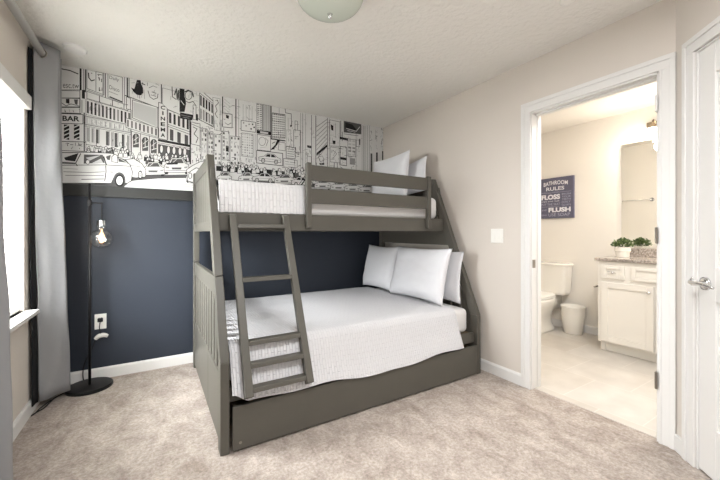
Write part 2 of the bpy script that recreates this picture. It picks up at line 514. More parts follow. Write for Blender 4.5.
mm.build('strike_plate', M['nickel'], d1)

# second door in the angled wall
m = MB()
CW = 0.072
def ang_casing(mb):
    for s0, s1, o0, o1 in ((D2A - CW, D2A, D2A - CW, D2A - CW + 0.026), (D2B, D2B + CW, D2B + CW - 0.026, D2B + CW)):
        ang_box(mb, s0, s1, 0, 0.013, 0, DZ); ang_box(mb, o0, o1, 0.013, 0.02, 0, DZ + CW - 0.026)
    ang_box(mb, D2A - CW, D2B + CW, 0, 0.013, DZ, DZ + CW)
    ang_box(mb, D2A - CW, D2B + CW, 0.013, 0.02, DZ + CW - 0.026, DZ + CW)
    ang_box(mb, D2A - 0.001, D2A + 0.012, -0.11, 0.001, 0, DZ); ang_box(mb, D2B - 0.012, D2B + 0.001, -0.11, 0.001, 0, DZ)
    ang_box(mb, D2A, D2B, -0.11, 0.001, DZ - 0.012, DZ)
ang_casing(m)
d2 = struct(m.build('door_2', M['trim'], bevel=0.003)); tag(d2, 'white panelled door with chrome lever, right edge of view', 'door')
# leaf: stiles and rails round two recessed panels
m = MB()
La, Lb, n1, n0 = D2A + 0.014, D2B - 0.014, -0.002, -0.037
ang_box(m, La, La + 0.105, n0, n1, 0.012, DZ - 0.014); ang_box(m, Lb - 0.105, Lb, n0, n1, 0.012, DZ - 0.014)
for z0, z1 in ((0.012, 0.25), (0.84, 1.0), (1.9, DZ - 0.014)): ang_box(m, La + 0.105, Lb - 0.105, n0, n1, z0, z1)
leaf = m.build('door_leaf', M['trim'], d2, bevel=0.004)
for z0, z1 in ((0.25, 0.84), (1.0, 1.9)):
    mm = MB(); ang_box(mm, La + 0.1, Lb - 0.1, n0 + 0.006, n1 - 0.011, z0 - 0.005, z1 + 0.005); ang_box(mm, La + 0.15, Lb - 0.15, n1 - 0.011, n1 - 0.003, z0 + 0.045, z1 - 0.045)
    mm.build('door_panel', M['trim'], leaf, bevel=0.006)
# lever handle
HZ = 0.918; hs = D2A + 0.062
m = MB()
def P(s, n, z): q = ang(s, n); return (q[0], q[1], z)
m.tube([P(hs, n1, HZ), P(hs, n1 + 0.009, HZ)], 0.032, 28); m.tube([P(hs, n1 + 0.009, HZ), P(hs, n1 + 0.012, HZ)], [0.03, 0.022], 28)
m.tube([P(hs, n1 + 0.008, HZ), P(hs, n1 + 0.058, HZ)], 0.011, 16)
pts = [P(hs - 0.012, n1 + 0.056, HZ + 0.004), P(hs + 0.005, n1 + 0.058, HZ + 0.004), P(hs + 0.045, n1 + 0.058, HZ + 0.006), P(hs + 0.085, n1 + 0.054, HZ + 0.001), P(hs + 0.115, n1 + 0.046, HZ - 0.006)]
m.tube(catmull(pts, 5), [0.010 + 0.002 * math.sin(i / 20 * 3.1) - 0.004 * i / 20 for i in range(21)], 14)
m.tube([P(hs - 0.004, n1 + 0.052, HZ + 0.0), P(hs - 0.004, n1 + 0.056, HZ + 0.018), P(hs + 0.004, n1 + 0.057, HZ + 0.03)], [0.009, 0.007, 0.003], 12)
m.build('lever_handle', M['chrome'], leaf, smooth=True)

# ------------------------------------------------------------------ left window, blind, curtains
m = MB()
fx0, fx1 = XL - 0.115, XL - 0.075
m.box(fx0, fx1, WY0, WY0 + 0.045, WZ0, WZ1); m.box(fx0, fx1, WY1 - 0.045, WY1, WZ0, WZ1)
m.box(fx0, fx1, WY0 + 0.045, WY1 - 0.045, WZ0, WZ0 + 0.05); m.box(fx0, fx1, WY0 + 0.045, WY1 - 0.045, WZ1 - 0.05, WZ1)
m.box(fx0, fx1, WY0 + 0.045, WY1 - 0.045, 1.32, 1.36)
w1 = struct(m.build('window_1', M['trim'], bevel=0.003)); tag(w1, 'white window behind the blind in the left wall', 'window')
mm = MB(); mm.box(XL - 0.1, XL - 0.096, WY0 + 0.04, WY1 - 0.04, WZ0 + 0.045, WZ1 - 0.045); mm.build('window_pane', M['window_glass'], w1)
mm = MB(); mm.box(XL - 0.075, XL + 0.067, 1.22, 2.885, WZ0 - 0.026, WZ0); mm.build('window_sill', M['trim'], w1, bevel=0.006)

bl = thing('window_blind', (XL - 0.045, 2.07, WZ0), 'white slatted blind filling the bright window', 'blind')
m = MB(); m.box(XL - 0.02, XL + 0.03, WY0 - 0.03, WY1 + 0.03, 1.925, 2.01); m.build('valance', M['trim'], bl, bevel=0.005)
m = MB(); m.box(XL - 0.066, XL - 0.022, WY0 + 0.012, WY1 - 0.012, 1.95, 1.992); m.build('head_rail', M['plastic'], bl, bevel=0.002)
m = MB(); z = 0.725; tl = math.radians(38)
while z < 1.94:
    c, s_ = math.cos(tl) * 0.0235, math.sin(tl) * 0.0235
    xm = XL - 0.045
    m.hexa([(xm - c, WY0 + 0.012, z + s_), (xm + c, WY0 + 0.012, z - s_), (xm + c, WY1 - 0.012, z - s_), (xm - c, WY1 - 0.012, z + s_),
            (xm - c + 0.002, WY0 + 0.012, z + s_ + 0.0025), (xm + c + 0.002, WY0 + 0.012, z - s_ + 0.0025), (xm + c + 0.002, WY1 - 0.012, z - s_ + 0.0025), (xm - c + 0.002, WY1 - 0.012, z + s_ + 0.0025)])
    z += 0.041
m.build('slats', M['slat'], bl)
m = MB(); m.box(XL - 0.07, XL - 0.02, WY0 + 0.012, WY1 - 0.012, 0.683, 0.702); m.build('bottom_rail', M['slat'], bl, bevel=0.003)

ROD_X, ROD_Z = XL + 0.058, 2.33
M['rod'] = simple('satin_steel', rgb(196, 194, 190), 0.42, 0.55)
rd = thing('curtain_rod', (ROD_X, 2.0, ROD_Z), 'brushed steel curtain rod under the ceiling at left', 'curtain rod')
m = MB(); m.tube([(ROD_X, 0.9, ROD_Z), (ROD_X, 3.30, ROD_Z)], 0.021, 20); m.build('pole', M['rod'], rd, smooth=True)
for y in (0.9, 3.30):
    m = MB(); m.lathe([(0, -0.03), (0.02, -0.026), (0.027, 0), (0.02, 0.026), (0, 0.03)], (ROD_X, y, ROD_Z), 16, 'Y'); m.build('finial', M['nickel'], rd, smooth=True)
for y in (0.98, 3.24):
    m = MB(); m.tube([(XL, y, ROD_Z + 0.01), (XL + 0.006, y, ROD_Z + 0.01)], 0.022); m.box(XL, ROD_X, y - 0.006, y + 0.006, ROD_Z + 0.004, ROD_Z + 0.03); m.build('bracket', M['nickel'], rd)

def curtain_mesh(top, bot, z0, z1, nz=34, crease=0.006, seed=0):
    a = catmull([(p[0], p[1], 0) for p in top], 9); b = catmull([(p[0], p[1], 0) for p in bot], 9)
    n = len(a); m = MB(); v = []
    for j in range(nz + 1):
        t = j / nz; z = z1 + (z0 - z1) * t
        w = smoothstep(0.0, 1.0, t) ** 1.5
        for i in range(n):
            p = a[i].lerp(b[i], w)
            d = noise.noise(Vector((i * 0.12 + seed, z * 3.0, seed))) * crease * (0.4 + t)
            # slight puddle where the hem meets the carpet
            v.append((p.x + d, p.y - d, z))
    f = [(j * n + i, j * n + i + 1, (j + 1) * n + i + 1, (j + 1) * n + i) for j in range(nz) for i in range(n - 1)]
    m.add(v, f)
    return m
# far panel, bunched in the corner
cf = thing('curtain', (-0.6, 3.15, 0.012), 'grey satin curtain bunched in the corner beside the floor lamp', 'curtain')
top = [(-0.652, 2.935), (-0.60, 2.98), (-0.545, 3.03), (-0.557, 3.07), (-0.64, 3.095), (-0.648, 3.13), (-0.570, 3.165), (-0.568, 3.20), (-0.64, 3.225), (-0.645, 3.26), (-0.60, 3.30)]
bot = [(-0.640, 3.005), (-0.585, 3.04), (-0.515, 3.105), (-0.515, 3.15), (-0.61, 3.185), (-0.62, 3.22), (-0.555, 3.25), (-0.555, 3.29), (-0.62, 3.31), (-0.63, 3.335), (-0.57, 3.358)]
o = curtain_mesh(top, bot, 0.048, 2.40, crease=0.012, seed=3).build('panel', M['curtain'], cf, smooth=True)
sm = o.modifiers.new('Solid', 'SOLIDIFY'); sm.thickness = 0.004
m = curtain_mesh([(-0.668, 2.905), (-0.664, 2.918), (-0.656, 2.935)], [(-0.657, 2.93), (-0.652, 2.97), (-0.644, 3.0)], 0.05, 2.33, crease=0.002)  # thin near-black strip between the window edge and the bunched panel
o = m.build('dark_strip', M['dark_strip'], cf, smooth=True); sm = o.modifiers.new('Solid', 'SOLIDIFY'); sm.thickness = 0.003; tag(o, 'near-black strip beside the curtain')
m = MB()
gv = [(ROD_X + 0.027 * math.cos(k * math.pi / 12) * 0.94, 2.962 + 0.002 - 0.027 * 0.3 * math.cos(k * math.pi / 12), ROD_Z + 0.027 * math.sin(k * math.pi / 12)) for k in range(25)]
m.tube(gv, 0.005, 8, False); m.build('grommet', M['nickel'], cf, smooth=True)
# near panel
cn = thing('curtain', (-0.57, 1.6, 0.012), 'grey satin curtain at the left edge of the view, nearest the camera', 'curtain')
top = []; bot = []
for i in range(13):
    t = i / 12
    top.append((-0.572 + (0.026 if i % 2 else -0.02), 1.22 + 0.83 * t)); bot.append((-0.562 + (0.036 if i % 2 else -0.026), 1.15 + 1.01 * t))
o = curtain_mesh(top, bot, 0.012, 2.415, crease=0.01, seed=9).build('panel', M['curtain'], cn, smooth=True)
sm = o.modifiers.new('Solid', 'SOLIDIFY'); sm.thickness = 0.004

# ------------------------------------------------------------------ bunk bed
YF, YK = 1.872, 3.285         # near and far edges of the end frames
LX0, LX1 = 0.297, 0.342       # footboard thickness (left)
HX0, HX1 = 2.268, 2.313       # headboard thickness (right)
ZV = 0.48; SL = 0.437
def yf(z): return YF + max(0, z - ZV) * SL

bed = thing('bunk_bed', (1.3, 2.6, 0), 'grey wooden bunk bed with slanted ends, guard rail and ladder', 'bunk bed')
def slant_post(mb, x0, x1, z0, z1, w, inset=0.0):
    zs = [z0] + ([ZV] if z0 < ZV < z1 else []) + [z1]
    for a, b in zip(zs[:-1], zs[1:]):
        ya, yb = yf(a), yf(b)
        mb.hexa([(x0, ya, a), (x1, ya, a), (x1, ya + w, a), (x0, ya + w, a), (x0, yb, b), (x1, yb, b), (x1, yb + w, b), (x0, yb + w, b)])
def end_board(mb, x0, x1, z0, z1, d0=0.06):
    """horizontal board between the slanted post and the back post"""
    mb.hexa([(x0, yf(z0) + d0, z0), (x1, yf(z0) + d0, z0), (x1, YK - 0.05, z0), (x0, YK - 0.05, z0),
             (x0, yf(z1) + d0, z1), (x1, yf(z1) + d0, z1), (x1, YK - 0.05, z1), (x0, YK - 0.05, z1)])
def make_end(name, x0, x1):
    xi0, xi1 = x0 + 0.008, x1 - 0.008
    m = MB()      # rails and boards
    for ya, yb in ((YF + 0.06, 2.398), (2.402, YK - 0.05)):
        m.box(xi0, xi1, ya, yb, 0.03, 0.40)
    end_board(m, xi0, xi1, 0.80, 0.905)
    end_board(m, xi0, xi1, 1.17 if name == 'footboard' else 1.05, 1.235); end_board(m, xi0, xi1, 1.575, 1.665)
    root = m.build(name, M['bed'], bed, bevel=0.003)
    for z0, z1 in ((0.0, 0.913), (0.916, 1.672)):
        m = MB(); slant_post(m, x0, x1, z0, z1, 0.075); m.build('post', M['bed'], root, bevel=0.004)
        m = MB(); m.box(x0, x1, YK - 0.065, YK, z0, z1); m.build('post', M['bed'], root, bevel=0.004)
    # lower slats
    y = YK - 0.12
    while y > YF + 0.1:
        z0, z1 = 0.39, 0.81
        if y - 0.078 > yf(0.80) + 0.05:
            m = MB(); m.box(x0 + 0.013, x1 - 0.013, y - 0.078, y, z0, z1); m.build('slat', M['bed'], root, bevel=0.003)
        elif y - 0.02 > yf(0.42) + 0.05:
            # clipped by the slanted post
            zt = max(0.45, ZV + (y - 0.078 - 0.055 - YF) / SL); zt2 = min(0.81, ZV + (y - 0.055 - YF) / SL)
            yl = max(y - 0.078, yf(0.39) + 0.055)
            m = MB(); m.hexa([(x0 + 0.013, yl, z0), (x1 - 0.013, yl, z0), (x1 - 0.013, y, z0), (x0 + 0.013, y, z0),
                              (x0 + 0.013, yl, min(zt, 0.81)), (x1 - 0.013, yl, min(zt, 0.81)), (x1 - 0.013, y, zt2), (x0 + 0.013, y, zt2)])
            m.build('slat', M['bed'], root, bevel=0.003)
        y -= 0.112
    # upper planked panel
    m = MB()
    y = YK - 0.055
    while y > yf(1.2) + 0.06:
        yl = y - 0.108
        za = 1.225; zb = 1.585
        def ylo(z): return max(yl, min(y - 0.004, yf(z) + 0.055))
        m.hexa([(x0 + 0.014, ylo(za), za), (x1 - 0.014, ylo(za), za), (x1 - 0.014, y, za), (x0 + 0.014, y, za),
                (x0 + 0.014, ylo(zb), zb), (x1 - 0.014, ylo(zb), zb), (x1 - 0.014, y, zb), (x0 + 0.014, y, zb)])
        y = yl - 0.004
    m.build('plank_panel', M['bed'], root, bevel=0.004)
    return root
make_end('footboard', LX0, LX1)
make_end('headboard', HX0, HX1)

def bpart(name, args, bev=0.003, mat='bed'):
    m = MB(); m.box(*args); return m.build(name, M[mat], bed, bevel=bev)
RY = 2.252
bpart('upper_side_rail', (LX1, HX0, RY, RY + 0.026, 1.175, 1.288))
bpart('upper_side_rail', (LX1, HX0, YK - 0.03, YK - 0.004, 1.175, 1.288))
bpart('lower_side_rail', (LX1, HX0, 1.905, 1.93, 0.255, 0.335))
bpart('lower_side_rail', (LX1, HX0, YK - 0.03, YK - 0.004, 0.255, 0.335))
bpart('mattress_support', (LX1, HX0, RY + 0.026, YK - 0.03, 1.262, 1.282), 0.002, 'board')
bpart('mattress_support', (LX1, HX0, 1.93, YK - 0.03, 0.306, 0.326), 0.002, 'board')
m = MB()
gr = None
m.box(0.955, 2.047, RY - 0.028, RY - 0.002, 1.533, 1.642); gr = m.build('guard_rail', M['bed'], bed, bevel=0.003)
m = MB(); m.box(0.955, 2.047, RY - 0.028, RY - 0.002, 1.37, 1.474); m.build('rail_board', M['bed'], gr, bevel=0.003)
for x0, x1 in ((0.915, 0.956), (2.046, 2.087)):
    m = MB(); m.box(x0, x1, RY - 0.040, RY, 1.195, 1.656); m.build('guard_post', M['bed'], gr, bevel=0.008)

# ladder
LA, LB = 0.405, 0.785
def ly(z): return 1.80 + 0.437 * (z - 0.29)
lad = None
def stile(x0, x1):
    m = MB()
    zt, zb, h = 1.283, 0.30, 0.021
    m.prism([(x0, ly(zb) - h, zb + 0.012), (x0, ly(zb) + h, zb - 0.012), (x0, ly(zt) + h - 0.004, zt), (x0, ly(zt) - h, zt - 0.008)], (x1 - x0, 0, 0))
    return m
lad = stile(LA, LA + 0.042).build('ladder', M['bed'], bed, bevel=0.004)
stile(LB - 0.042, LB).build('stile', M['bed'], lad, bevel=0.004)
for z in (1.204, 0.886, 0.556, 0.448, 0.338):
    m = MB(); y = ly(z)
    m.hexa([(LA + 0.042, y - 0.028, z - 0.014), (LB - 0.042, y - 0.028, z - 0.014), (LB - 0.042, y + 0.022, z - 0.014), (LA + 0.042, y + 0.022, z - 0.014),
            (LA + 0.042, y - 0.022, z + 0.011), (LB - 0.042, y - 0.022, z + 0.011), (LB - 0.042, y + 0.026, z + 0.011), (LA + 0.042, y + 0.026, z + 0.011)])
    m.build('rung', M['bed'], lad, bevel=0.003)

# trundle drawer under the bed
tr = thing('trundle_drawer', (1.3, 2.4, 0.0), 'grey trundle with a wide flat front under the lower bunk', 'trundle drawer')
m = MB(); m.box(0.356, 2.256, 1.862, 1.884, 0.012, 0.243); m.build('front_panel', M['bed'], tr, bevel=0.003)
m = MB(); m.box(0.37, 0.39, 1.884, 3.0, 0.05, 0.22); m.box(2.222, 2.242, 1.884, 3.0, 0.05, 0.22); m.box(0.39, 2.222, 2.98, 3.0, 0.05, 0.22); m.box(0.39, 2.222, 1.884, 2.98, 0.06, 0.075)
m.build('drawer_box', M['board'], tr, bevel=0.002)
for x in (0.45, 2.16):
    for y in (1.98, 2.9):
        m = MB(); m.tube([(x - 0.01, y, 0.025), (x + 0.01, y, 0.025)], 0.025, 16); m.box(x - 0.014, x + 0.014, y - 0.012, y + 0.012, 0.025, 0.06); m.build('caster', M['black'], tr)
m = MB(); m.tube([(0.395, 1.860, 0.05), (0.395, 1.863, 0.05)], 0.008, 12); m.build('screw_cap', M['nickel'], tr)

# ------------------------------------------------------------------ bedding
def mattress(name, x0, x1, y0, y1, z0, z1, label, r=0.05):
    m = MB(); m.box(x0, x1, y0, y1, z0, z1)
    o = m.build(name, M['sheet'], origin=((x0 + x1) / 2, (y0 + y1) / 2, z0), bevel=r, seg=5, smooth=True)
    return tag(o, label, 'mattress')
mattress('mattress', 0.352, 2.252, 1.945, 3.24, 0.327, 0.532, 'white mattress on the lower bunk, its corner bare below the pillows', 0.045)
mattress('mattress', 0.352, 2.258, 2.305, 3.24, 1.283, 1.488, 'white mattress on the upper bunk behind the guard rail', 0.05)

def coverlet(name, x0, x1, path, mat, label, flare=0.0, sag=None, seed=0, left_drop=None, loc=None):
    """path: (y, z) from the back edge over the top to the front hem"""
    pts = catmull([(0, y, z) for y, z in path], 10)
    L = [0]
    for a, b in zip(pts[:-1], pts[1:]): L.append(L[-1] + (b - a).length)
    nx = 110; v = []; uv = []; n = len(pts)
    for j, p in enumerate(pts):
        for i in range(nx + 1):
            t = i / nx; x = x0 + (x1 - x0) * t
            dz = noise.noise(Vector((x * 3, L[j] * 3, seed))) * 0.004 + noise.noise(Vector((x * 9, L[j] * 9, seed + 5))) * 0.002
            y, z = p.y, p.z
            top = 1 if z > path[0][1] - 0.03 else 0
            if top: z += dz + 0.003
            else:
                y += dz * 1.2 - 0.002
                if sag: z += sag(t) * max(0, (path[0][1] - z) / (path[0][1] - path[-1][1]))
            v.append((x, y, z)); uv.append((x, L[j]))
    f = [(j * (nx + 1) + i, j * (nx + 1) + i + 1, (j + 1) * (nx + 1) + i + 1, (j + 1) * (nx + 1) + i) for j in range(n - 1) for i in range(nx)]
    m = MB(); m.add(v, f)
    o = m.build(name, mat, smooth=True, uv=uv, origin=loc)
    s = o.modifiers.new('Solid', 'SOLIDIFY'); s.thickness = 0.009; s.offset = 1
    return tag(o, label, 'coverlet')

def sag_low(t):
    # the hem lifts at the left corner and dips in the middle
    return 0.005 - 0.035 * math.exp(-((t - 0.58) / 0.2) ** 2) + 0.05 * (1 - smoothstep(0, 0.05, t)) + 0.006 * math.sin(t * 24)
coverlet('coverlet', 0.352, 2.08, [(3.235, 0.540), (2.9, 0.545), (2.5, 0.547), (2.15, 0.545), (2.0, 0.541), (1.948, 0.522), (1.925, 0.47), (1.898, 0.38), (1.872, 0.31), (1.852, 0.256)],
         M['quilt'], 'white quilted coverlet hanging over the front of the lower bunk', sag=sag_low, seed=1, loc=(1.2, 2.6, 0.54))
coverlet('coverlet', 0.354, 0.945, [(3.235, 1.494), (2.9, 1.496), (2.6, 1.497), (2.38, 1.496), (2.32, 1.488), (2.294, 1.46), (2.287, 1.40), (2.284, 1.34), (2.283, 1.291)],
         M['quilt2'], 'white quilted coverlet over the foot half of the upper bunk', seed=4, loc=(1.2, 2.8, 1.49))

def pillow(name, yc, zb, xb, xt, w, h, th, label, group, yaw=0.0, roll=0.0, seed=0):
    """a pillow leaning towards the headboard: bottom edge at xb, top at xt"""
    n = 34; lean = math.atan2(xt - xb, h)
    up = Vector((math.sin(lean), 0, math.cos(lean))); nrm = Vector((-math.cos(lean), 0, math.sin(lean))); side = Vector((0, 1, 0))
    R = Matrix.Rotation(yaw, 3, 'Z')
    v = []; f = []; base = Vector((xb, yc, zb))
    for s in (1, -1):
        for j in range(n + 1):
            for i in range(n + 1):
                a = -1 + 2 * i / n; b = -1 + 2 * j / n
                pin = 0.075
                px = a * (1 - pin * (1 - b * b) * a * a) * w / 2
                py = b * (1 - pin * (1 - a * a) * b * b) * h / 2
                t = max(0, (1 - a ** 4)) ** 0.6 * max(0, (1 - b ** 4)) ** 0.6 * (1 - 0.22 * (a * a + b * b) / 2)
                w1 = noise.noise(Vector((a * 1.4 + seed, b * 1.4, seed))) * 0.16 + noise.noise(Vector((a * 4 + seed, b * 4, 3))) * 0.06
                t *= th / 2 * (1 + w1) * (1.08 - 0.2 * b)
                co, si = math.cos(roll), math.sin(roll)
                qx, qy = px * co - py * si, px * si + py * co
                p = R @ (side * qx + up * (qy + h / 2) + nrm * (s * t))
                v.append(base + p)
    N = (n + 1) * (n + 1)
    for s in (0, 1):
        for j in range(n):
            for i in range(n):
                q = [s * N + j * (n + 1) + i, s * N + j * (n + 1) + i + 1, s * N + (j + 1) * (n + 1) + i + 1, s * N + (j + 1) * (n + 1) + i]
                f.append(tuple(q))
    zmin = min(p.z for p in v)
    v = [p + Vector((0, 0, zb - zmin)) for p in v]
    m = MB(); m.add(v, f)
    o = m.build(name, M['pillow'], smooth=True, origin=(xb, yc, zb))
    bm = bmesh.new(); bm.from_mesh(o.data); bmesh.ops.remove_doubles(bm, verts=bm.verts, dist=0.0004); bmesh.ops.recalc_face_normals(bm, faces=bm.faces); bm.to_mesh(o.data); bm.free()
    return tag(o, label, 'pillow', group)
GL, GU = 'pillows on the lower bunk', 'pillows on the upper bunk'
pillow('pillow', 2.365, 0.565, 2.005, 2.125, 0.73, 0.48, 0.15, 'white pillow in front at the middle of the lower bunk, widest of the three', GL, seed=1)
pillow('pillow', 3.01, 0.565, 2.05, 2.14, 0.58, 0.47, 0.14, 'white pillow on the lower bunk nearest the dark wall', GL, seed=2)
pillow('pillow', 2.315, 0.565, 2.190, 2.232, 0.68, 0.44, 0.05, 'white pillow on the lower bunk tucked behind another, against the headboard', GL, seed=3)
pillow('pillow', 2.83, 1.492, 2.06, 2.105, 0.62, 0.46, 0.13, 'white pillow in front on the upper bunk, its corner pointing up', GU, seed=4, roll=-0.02)
pillow('pillow', 2.72, 1.492, 2.200, 2.245, 0.60, 0.35, 0.06, 'white pillow at the back on the upper bunk, leaning by the beige wall', GU, seed=5, roll=-0.12)

# ------------------------------------------------------------------ floor lamp
LPX, LPY = -0.405, 3.22
lp = thing('floor_lamp', (LPX, LPY, 0), 'slim black floor lamp with one hanging round glass bulb, lit', 'floor lamp')
m = MB(); m.lathe([(0, 0.0), (0.141, 0.0), (0.144, 0.004), (0.144, 0.018), (0.138, 0.024), (0, 0.026)], (LPX, LPY, 0), 48); m.build('base', M['black'], lp, smooth=False)
m = MB(); m.tube([(LPX, LPY, 0.02), (LPX, LPY, 1.53)], 0.0095, 16); m.build('pole', M['black'], lp, smooth=True)
m = MB(); m.tube([(LPX, LPY, 1.385), (LPX + 0.08, LPY, 1.385)], 0.005, 10); m.tube([(LPX, LPY, 1.365), (LPX, LPY, 1.405)], 0.014, 14); m.build('arm', M['black'], lp)
bx = LPX + 0.072
m = MB(); m.tube([(bx, LPY, 1.39), (bx, LPY, 1.26)], 0.0035, 8); m.build('hanging_cord', M['rubber'], lp)
m = MB(); m.lathe([(0, 0.055), (0.02, 0.053), (0.030, 0.048), (0.033, 0.012), (0, 0.012)], (bx, LPY, 1.205), 24); so = m.build('socket', M['chrome'], lp, smooth=False); tag(so, 'chrome bulb socket')
prof = [(0.030, 0.205)]
for k in range(1, 25):
    a = math.pi * k / 24
    prof.append((0.0, 0)) if False else None
R_ = 0.076
prof = [(0.031, R_ + 0.028), (0.033, R_ + 0.006)]
for k in range(3, 25):
    a = math.pi * k / 24
    prof.append((R_ * math.sin(a) if k < 24 else 0, R_ * math.cos(a)))
m = MB(); m.lathe(prof, (bx, LPY, 1.117), 32); bu = m.build('glass_bulb', M['glass'], lp, smooth=True)
m = MB(); m.tube([(bx, LPY, 1.19), (bx, LPY, 1.115)], 0.003, 6)
for k in range(4):
    a = k * math.pi / 2
    m.tube([(bx + 0.006 * math.cos(a), LPY + 0.006 * math.sin(a), 1.16), (bx + 0.017 * math.cos(a), LPY + 0.017 * math.sin(a), 1.125), (bx + 0.006 * math.cos(a), LPY + 0.006 * math.sin(a), 1.085)], 0.0028, 6)
m.build('filament', M['filament'], bu)
# mains lead: base -> floor -> wall plug, with a loose loop by the window
OX, OZ = -0.357, 0.40
cord = catmull([(LPX - 0.136, LPY - 0.02, 0.008), (-0.585, 3.13, 0.008), (-0.600, 3.05, 0.008), (-0.612, 2.985, 0.008), (-0.645, 2.93, 0.008), (-0.654, 2.90, 0.008), (-0.642, 2.93, 0.008), (-0.632, 3.0, 0.008), (-0.60, 3.10, 0.008)], 8)
m = MB(); m.tube(cord, 0.0035, 8)
m.build('power_cord', M['rubber'], lp, smooth=True)
m = MB()
c3 = catmull([(OX + 0.0, YB - 0.02, OZ + 0.09 - 0.03), (OX - 0.004, YB - 0.035, OZ + 0.01), (OX + 0.003, YB - 0.032, OZ - 0.05), (OX - 0.03, YB - 0.03, OZ - 0.085), (LPX, 3.352, 0.26), (LPX - 0.05, 3.35, 0.14), (LPX - 0.055, 3.35, 0.03), (LPX - 0.03, LPY + 0.14, 0.012), (LPX - 0.02, LPY + 0.13, 0.012)], 6)
m.tube(c3, 0.0035, 8)
m.build('switch_cord', M['rubber'], lp, smooth=True)
m = MB(); m.box(OX - 0.017, OX + 0.017, YB - 0.034, YB - 0.008, OZ + 0.055, OZ + 0.085); m.build('plug', M['rubber'], lp, bevel=0.004)
m = MB()
arc = [(OX - 0.03, OZ - 0.075), (OX - 0.01, OZ - 0.055), (OX + 0.022, OZ - 0.05), (OX + 0.05, OZ - 0.062)]
aa = catmull([(x, YB - 0.03, z) for x, z in arc], 6)
m.tube(aa, [0.012 + 0.006 * math.sin(math.pi * i / (len(aa) - 1)) for i in range(len(aa))], 12); o = m.build('cord_switch', M['plastic'], lp, smooth=True); tag(o, 'white cord switch')

# ------------------------------------------------------------------ small wall and ceiling fittings
ol = thing('wall_outlet', (OX, YB, 0.43), 'white wall outlet on the navy wall behind the lamp pole', 'outlet')
m = MB(); m.box(OX - 0.038, OX + 0.038, YB - 0.007, YB, 0.395, 0.515); m.build('cover_plate', M['plastic'], ol, bevel=0.003)
m = MB()
m.box(OX - 0.018, OX + 0.018, YB - 0.0085, YB - 0.007, 0.462, 0.498); m.box(OX - 0.018, OX + 0.018, YB - 0.0085, YB - 0.007, 0.412, 0.448)
so = m.build('socket', M['plastic'], ol, bevel=0.001)
m = MB(); m.box(OX - 0.010, OX - 0.007, YB - 0.0090, YB - 0.0084, 0.474, 0.488); m.box(OX + 0.006, OX + 0.009, YB - 0.0090, YB - 0.0084, 0.474, 0.488); m.build('slot', M['slotdark'], so)

sw = thing('light_switch', (XR, 1.775, 1.08), 'white double light switch on the beige wall beside the bunk bed', 'light switch')
m = MB(); m.box(XR - 0.006, XR, 1.718, 1.833, 1.078, 1.193); m.build('cover_plate', M['plastic'], sw, bevel=0.003)
for y in (1.752, 1.799):
    m = MB(); m.hexa([(XR - 0.010, y - 0.016, 1.10), (XR - 0.004, y - 0.016, 1.10), (XR - 0.004, y + 0.016, 1.10), (XR - 0.010, y + 0.016, 1.10),
                      (XR - 0.007, y - 0.016, 1.168), (XR - 0.004, y - 0.016, 1.168), (XR - 0.004, y + 0.016, 1.168), (XR - 0.007, y + 0.016, 1.168)]); m.build('rocker', M['plastic'], sw, bevel=0.001)

M['detector'] = simple('detector_plastic', rgb(232, 230, 226), 0.4)
sd = thing('smoke_detector', (-0.46, 3.03, H - 0.026), 'round white smoke detector on the ceiling above the curtain', 'smoke detector')
m = MB(); m.lathe([(0, 0), (0.045, 0.0), (0.056, 0.005), (0.062, 0.014), (0.062, 0.026), (0, 0.026)], (-0.46, 3.03, H - 0.026), 36); m.build('body', M['detector'], sd, smooth=False)
m = MB(); m.lathe([(0.066, 0.0), (0.068, 0.01), (0, 0.01), (0, 0)], (-0.46, 3.03, H - 0.01), 36); m.build('mounting_ring', M['trim'], sd)

CX, CY = 0.797, 1.61
cl = thing('ceiling_light', (CX, CY, H), 'frosted glass dome ceiling light, unlit, cut by the top of the view', 'ceiling light')
m = MB(); m.lathe([(0, 0), (0.19, 0), (0.195, -0.006), (0.195, -0.022), (0.182, -0.03), (0, -0.03)], (CX, CY, H), 48); m.build('canopy', M['trim'], cl, smooth=False)
prof = [(0.178, -0.026)]
for k in range(1, 13):
    a = math.pi / 2 * k / 12
    prof.append((0.178 * math.cos(a) if k < 12 else 0, -0.026 - 0.098 * math.sin(a)))
m = MB(); m.lathe(prof, (CX, CY, H), 48); m.build('glass_shade', M['frost'], cl, smooth=True)
m = MB(); m.lathe([(0.006, -0.12), (0.014, -0.126), (0.009, -0.131), (0.012, -0.138), (0.008, -0.147), (0, -0.150)], (CX, CY, H), 20); m.build('finial', M['chrome'], cl, smooth=True)
m = MB(); m.lathe([(0.035, 0), (0.034, -0.008), (0.024, -0.018), (0, -0.022)], (1.95, 1.0, H), 24)
tag(m.build('sprinkler_cap', M['plastic'], smooth=True, origin=(1.95, 1.0, H)), 'small round white cap on the ceiling above the doorway', 'sprinkler cap')

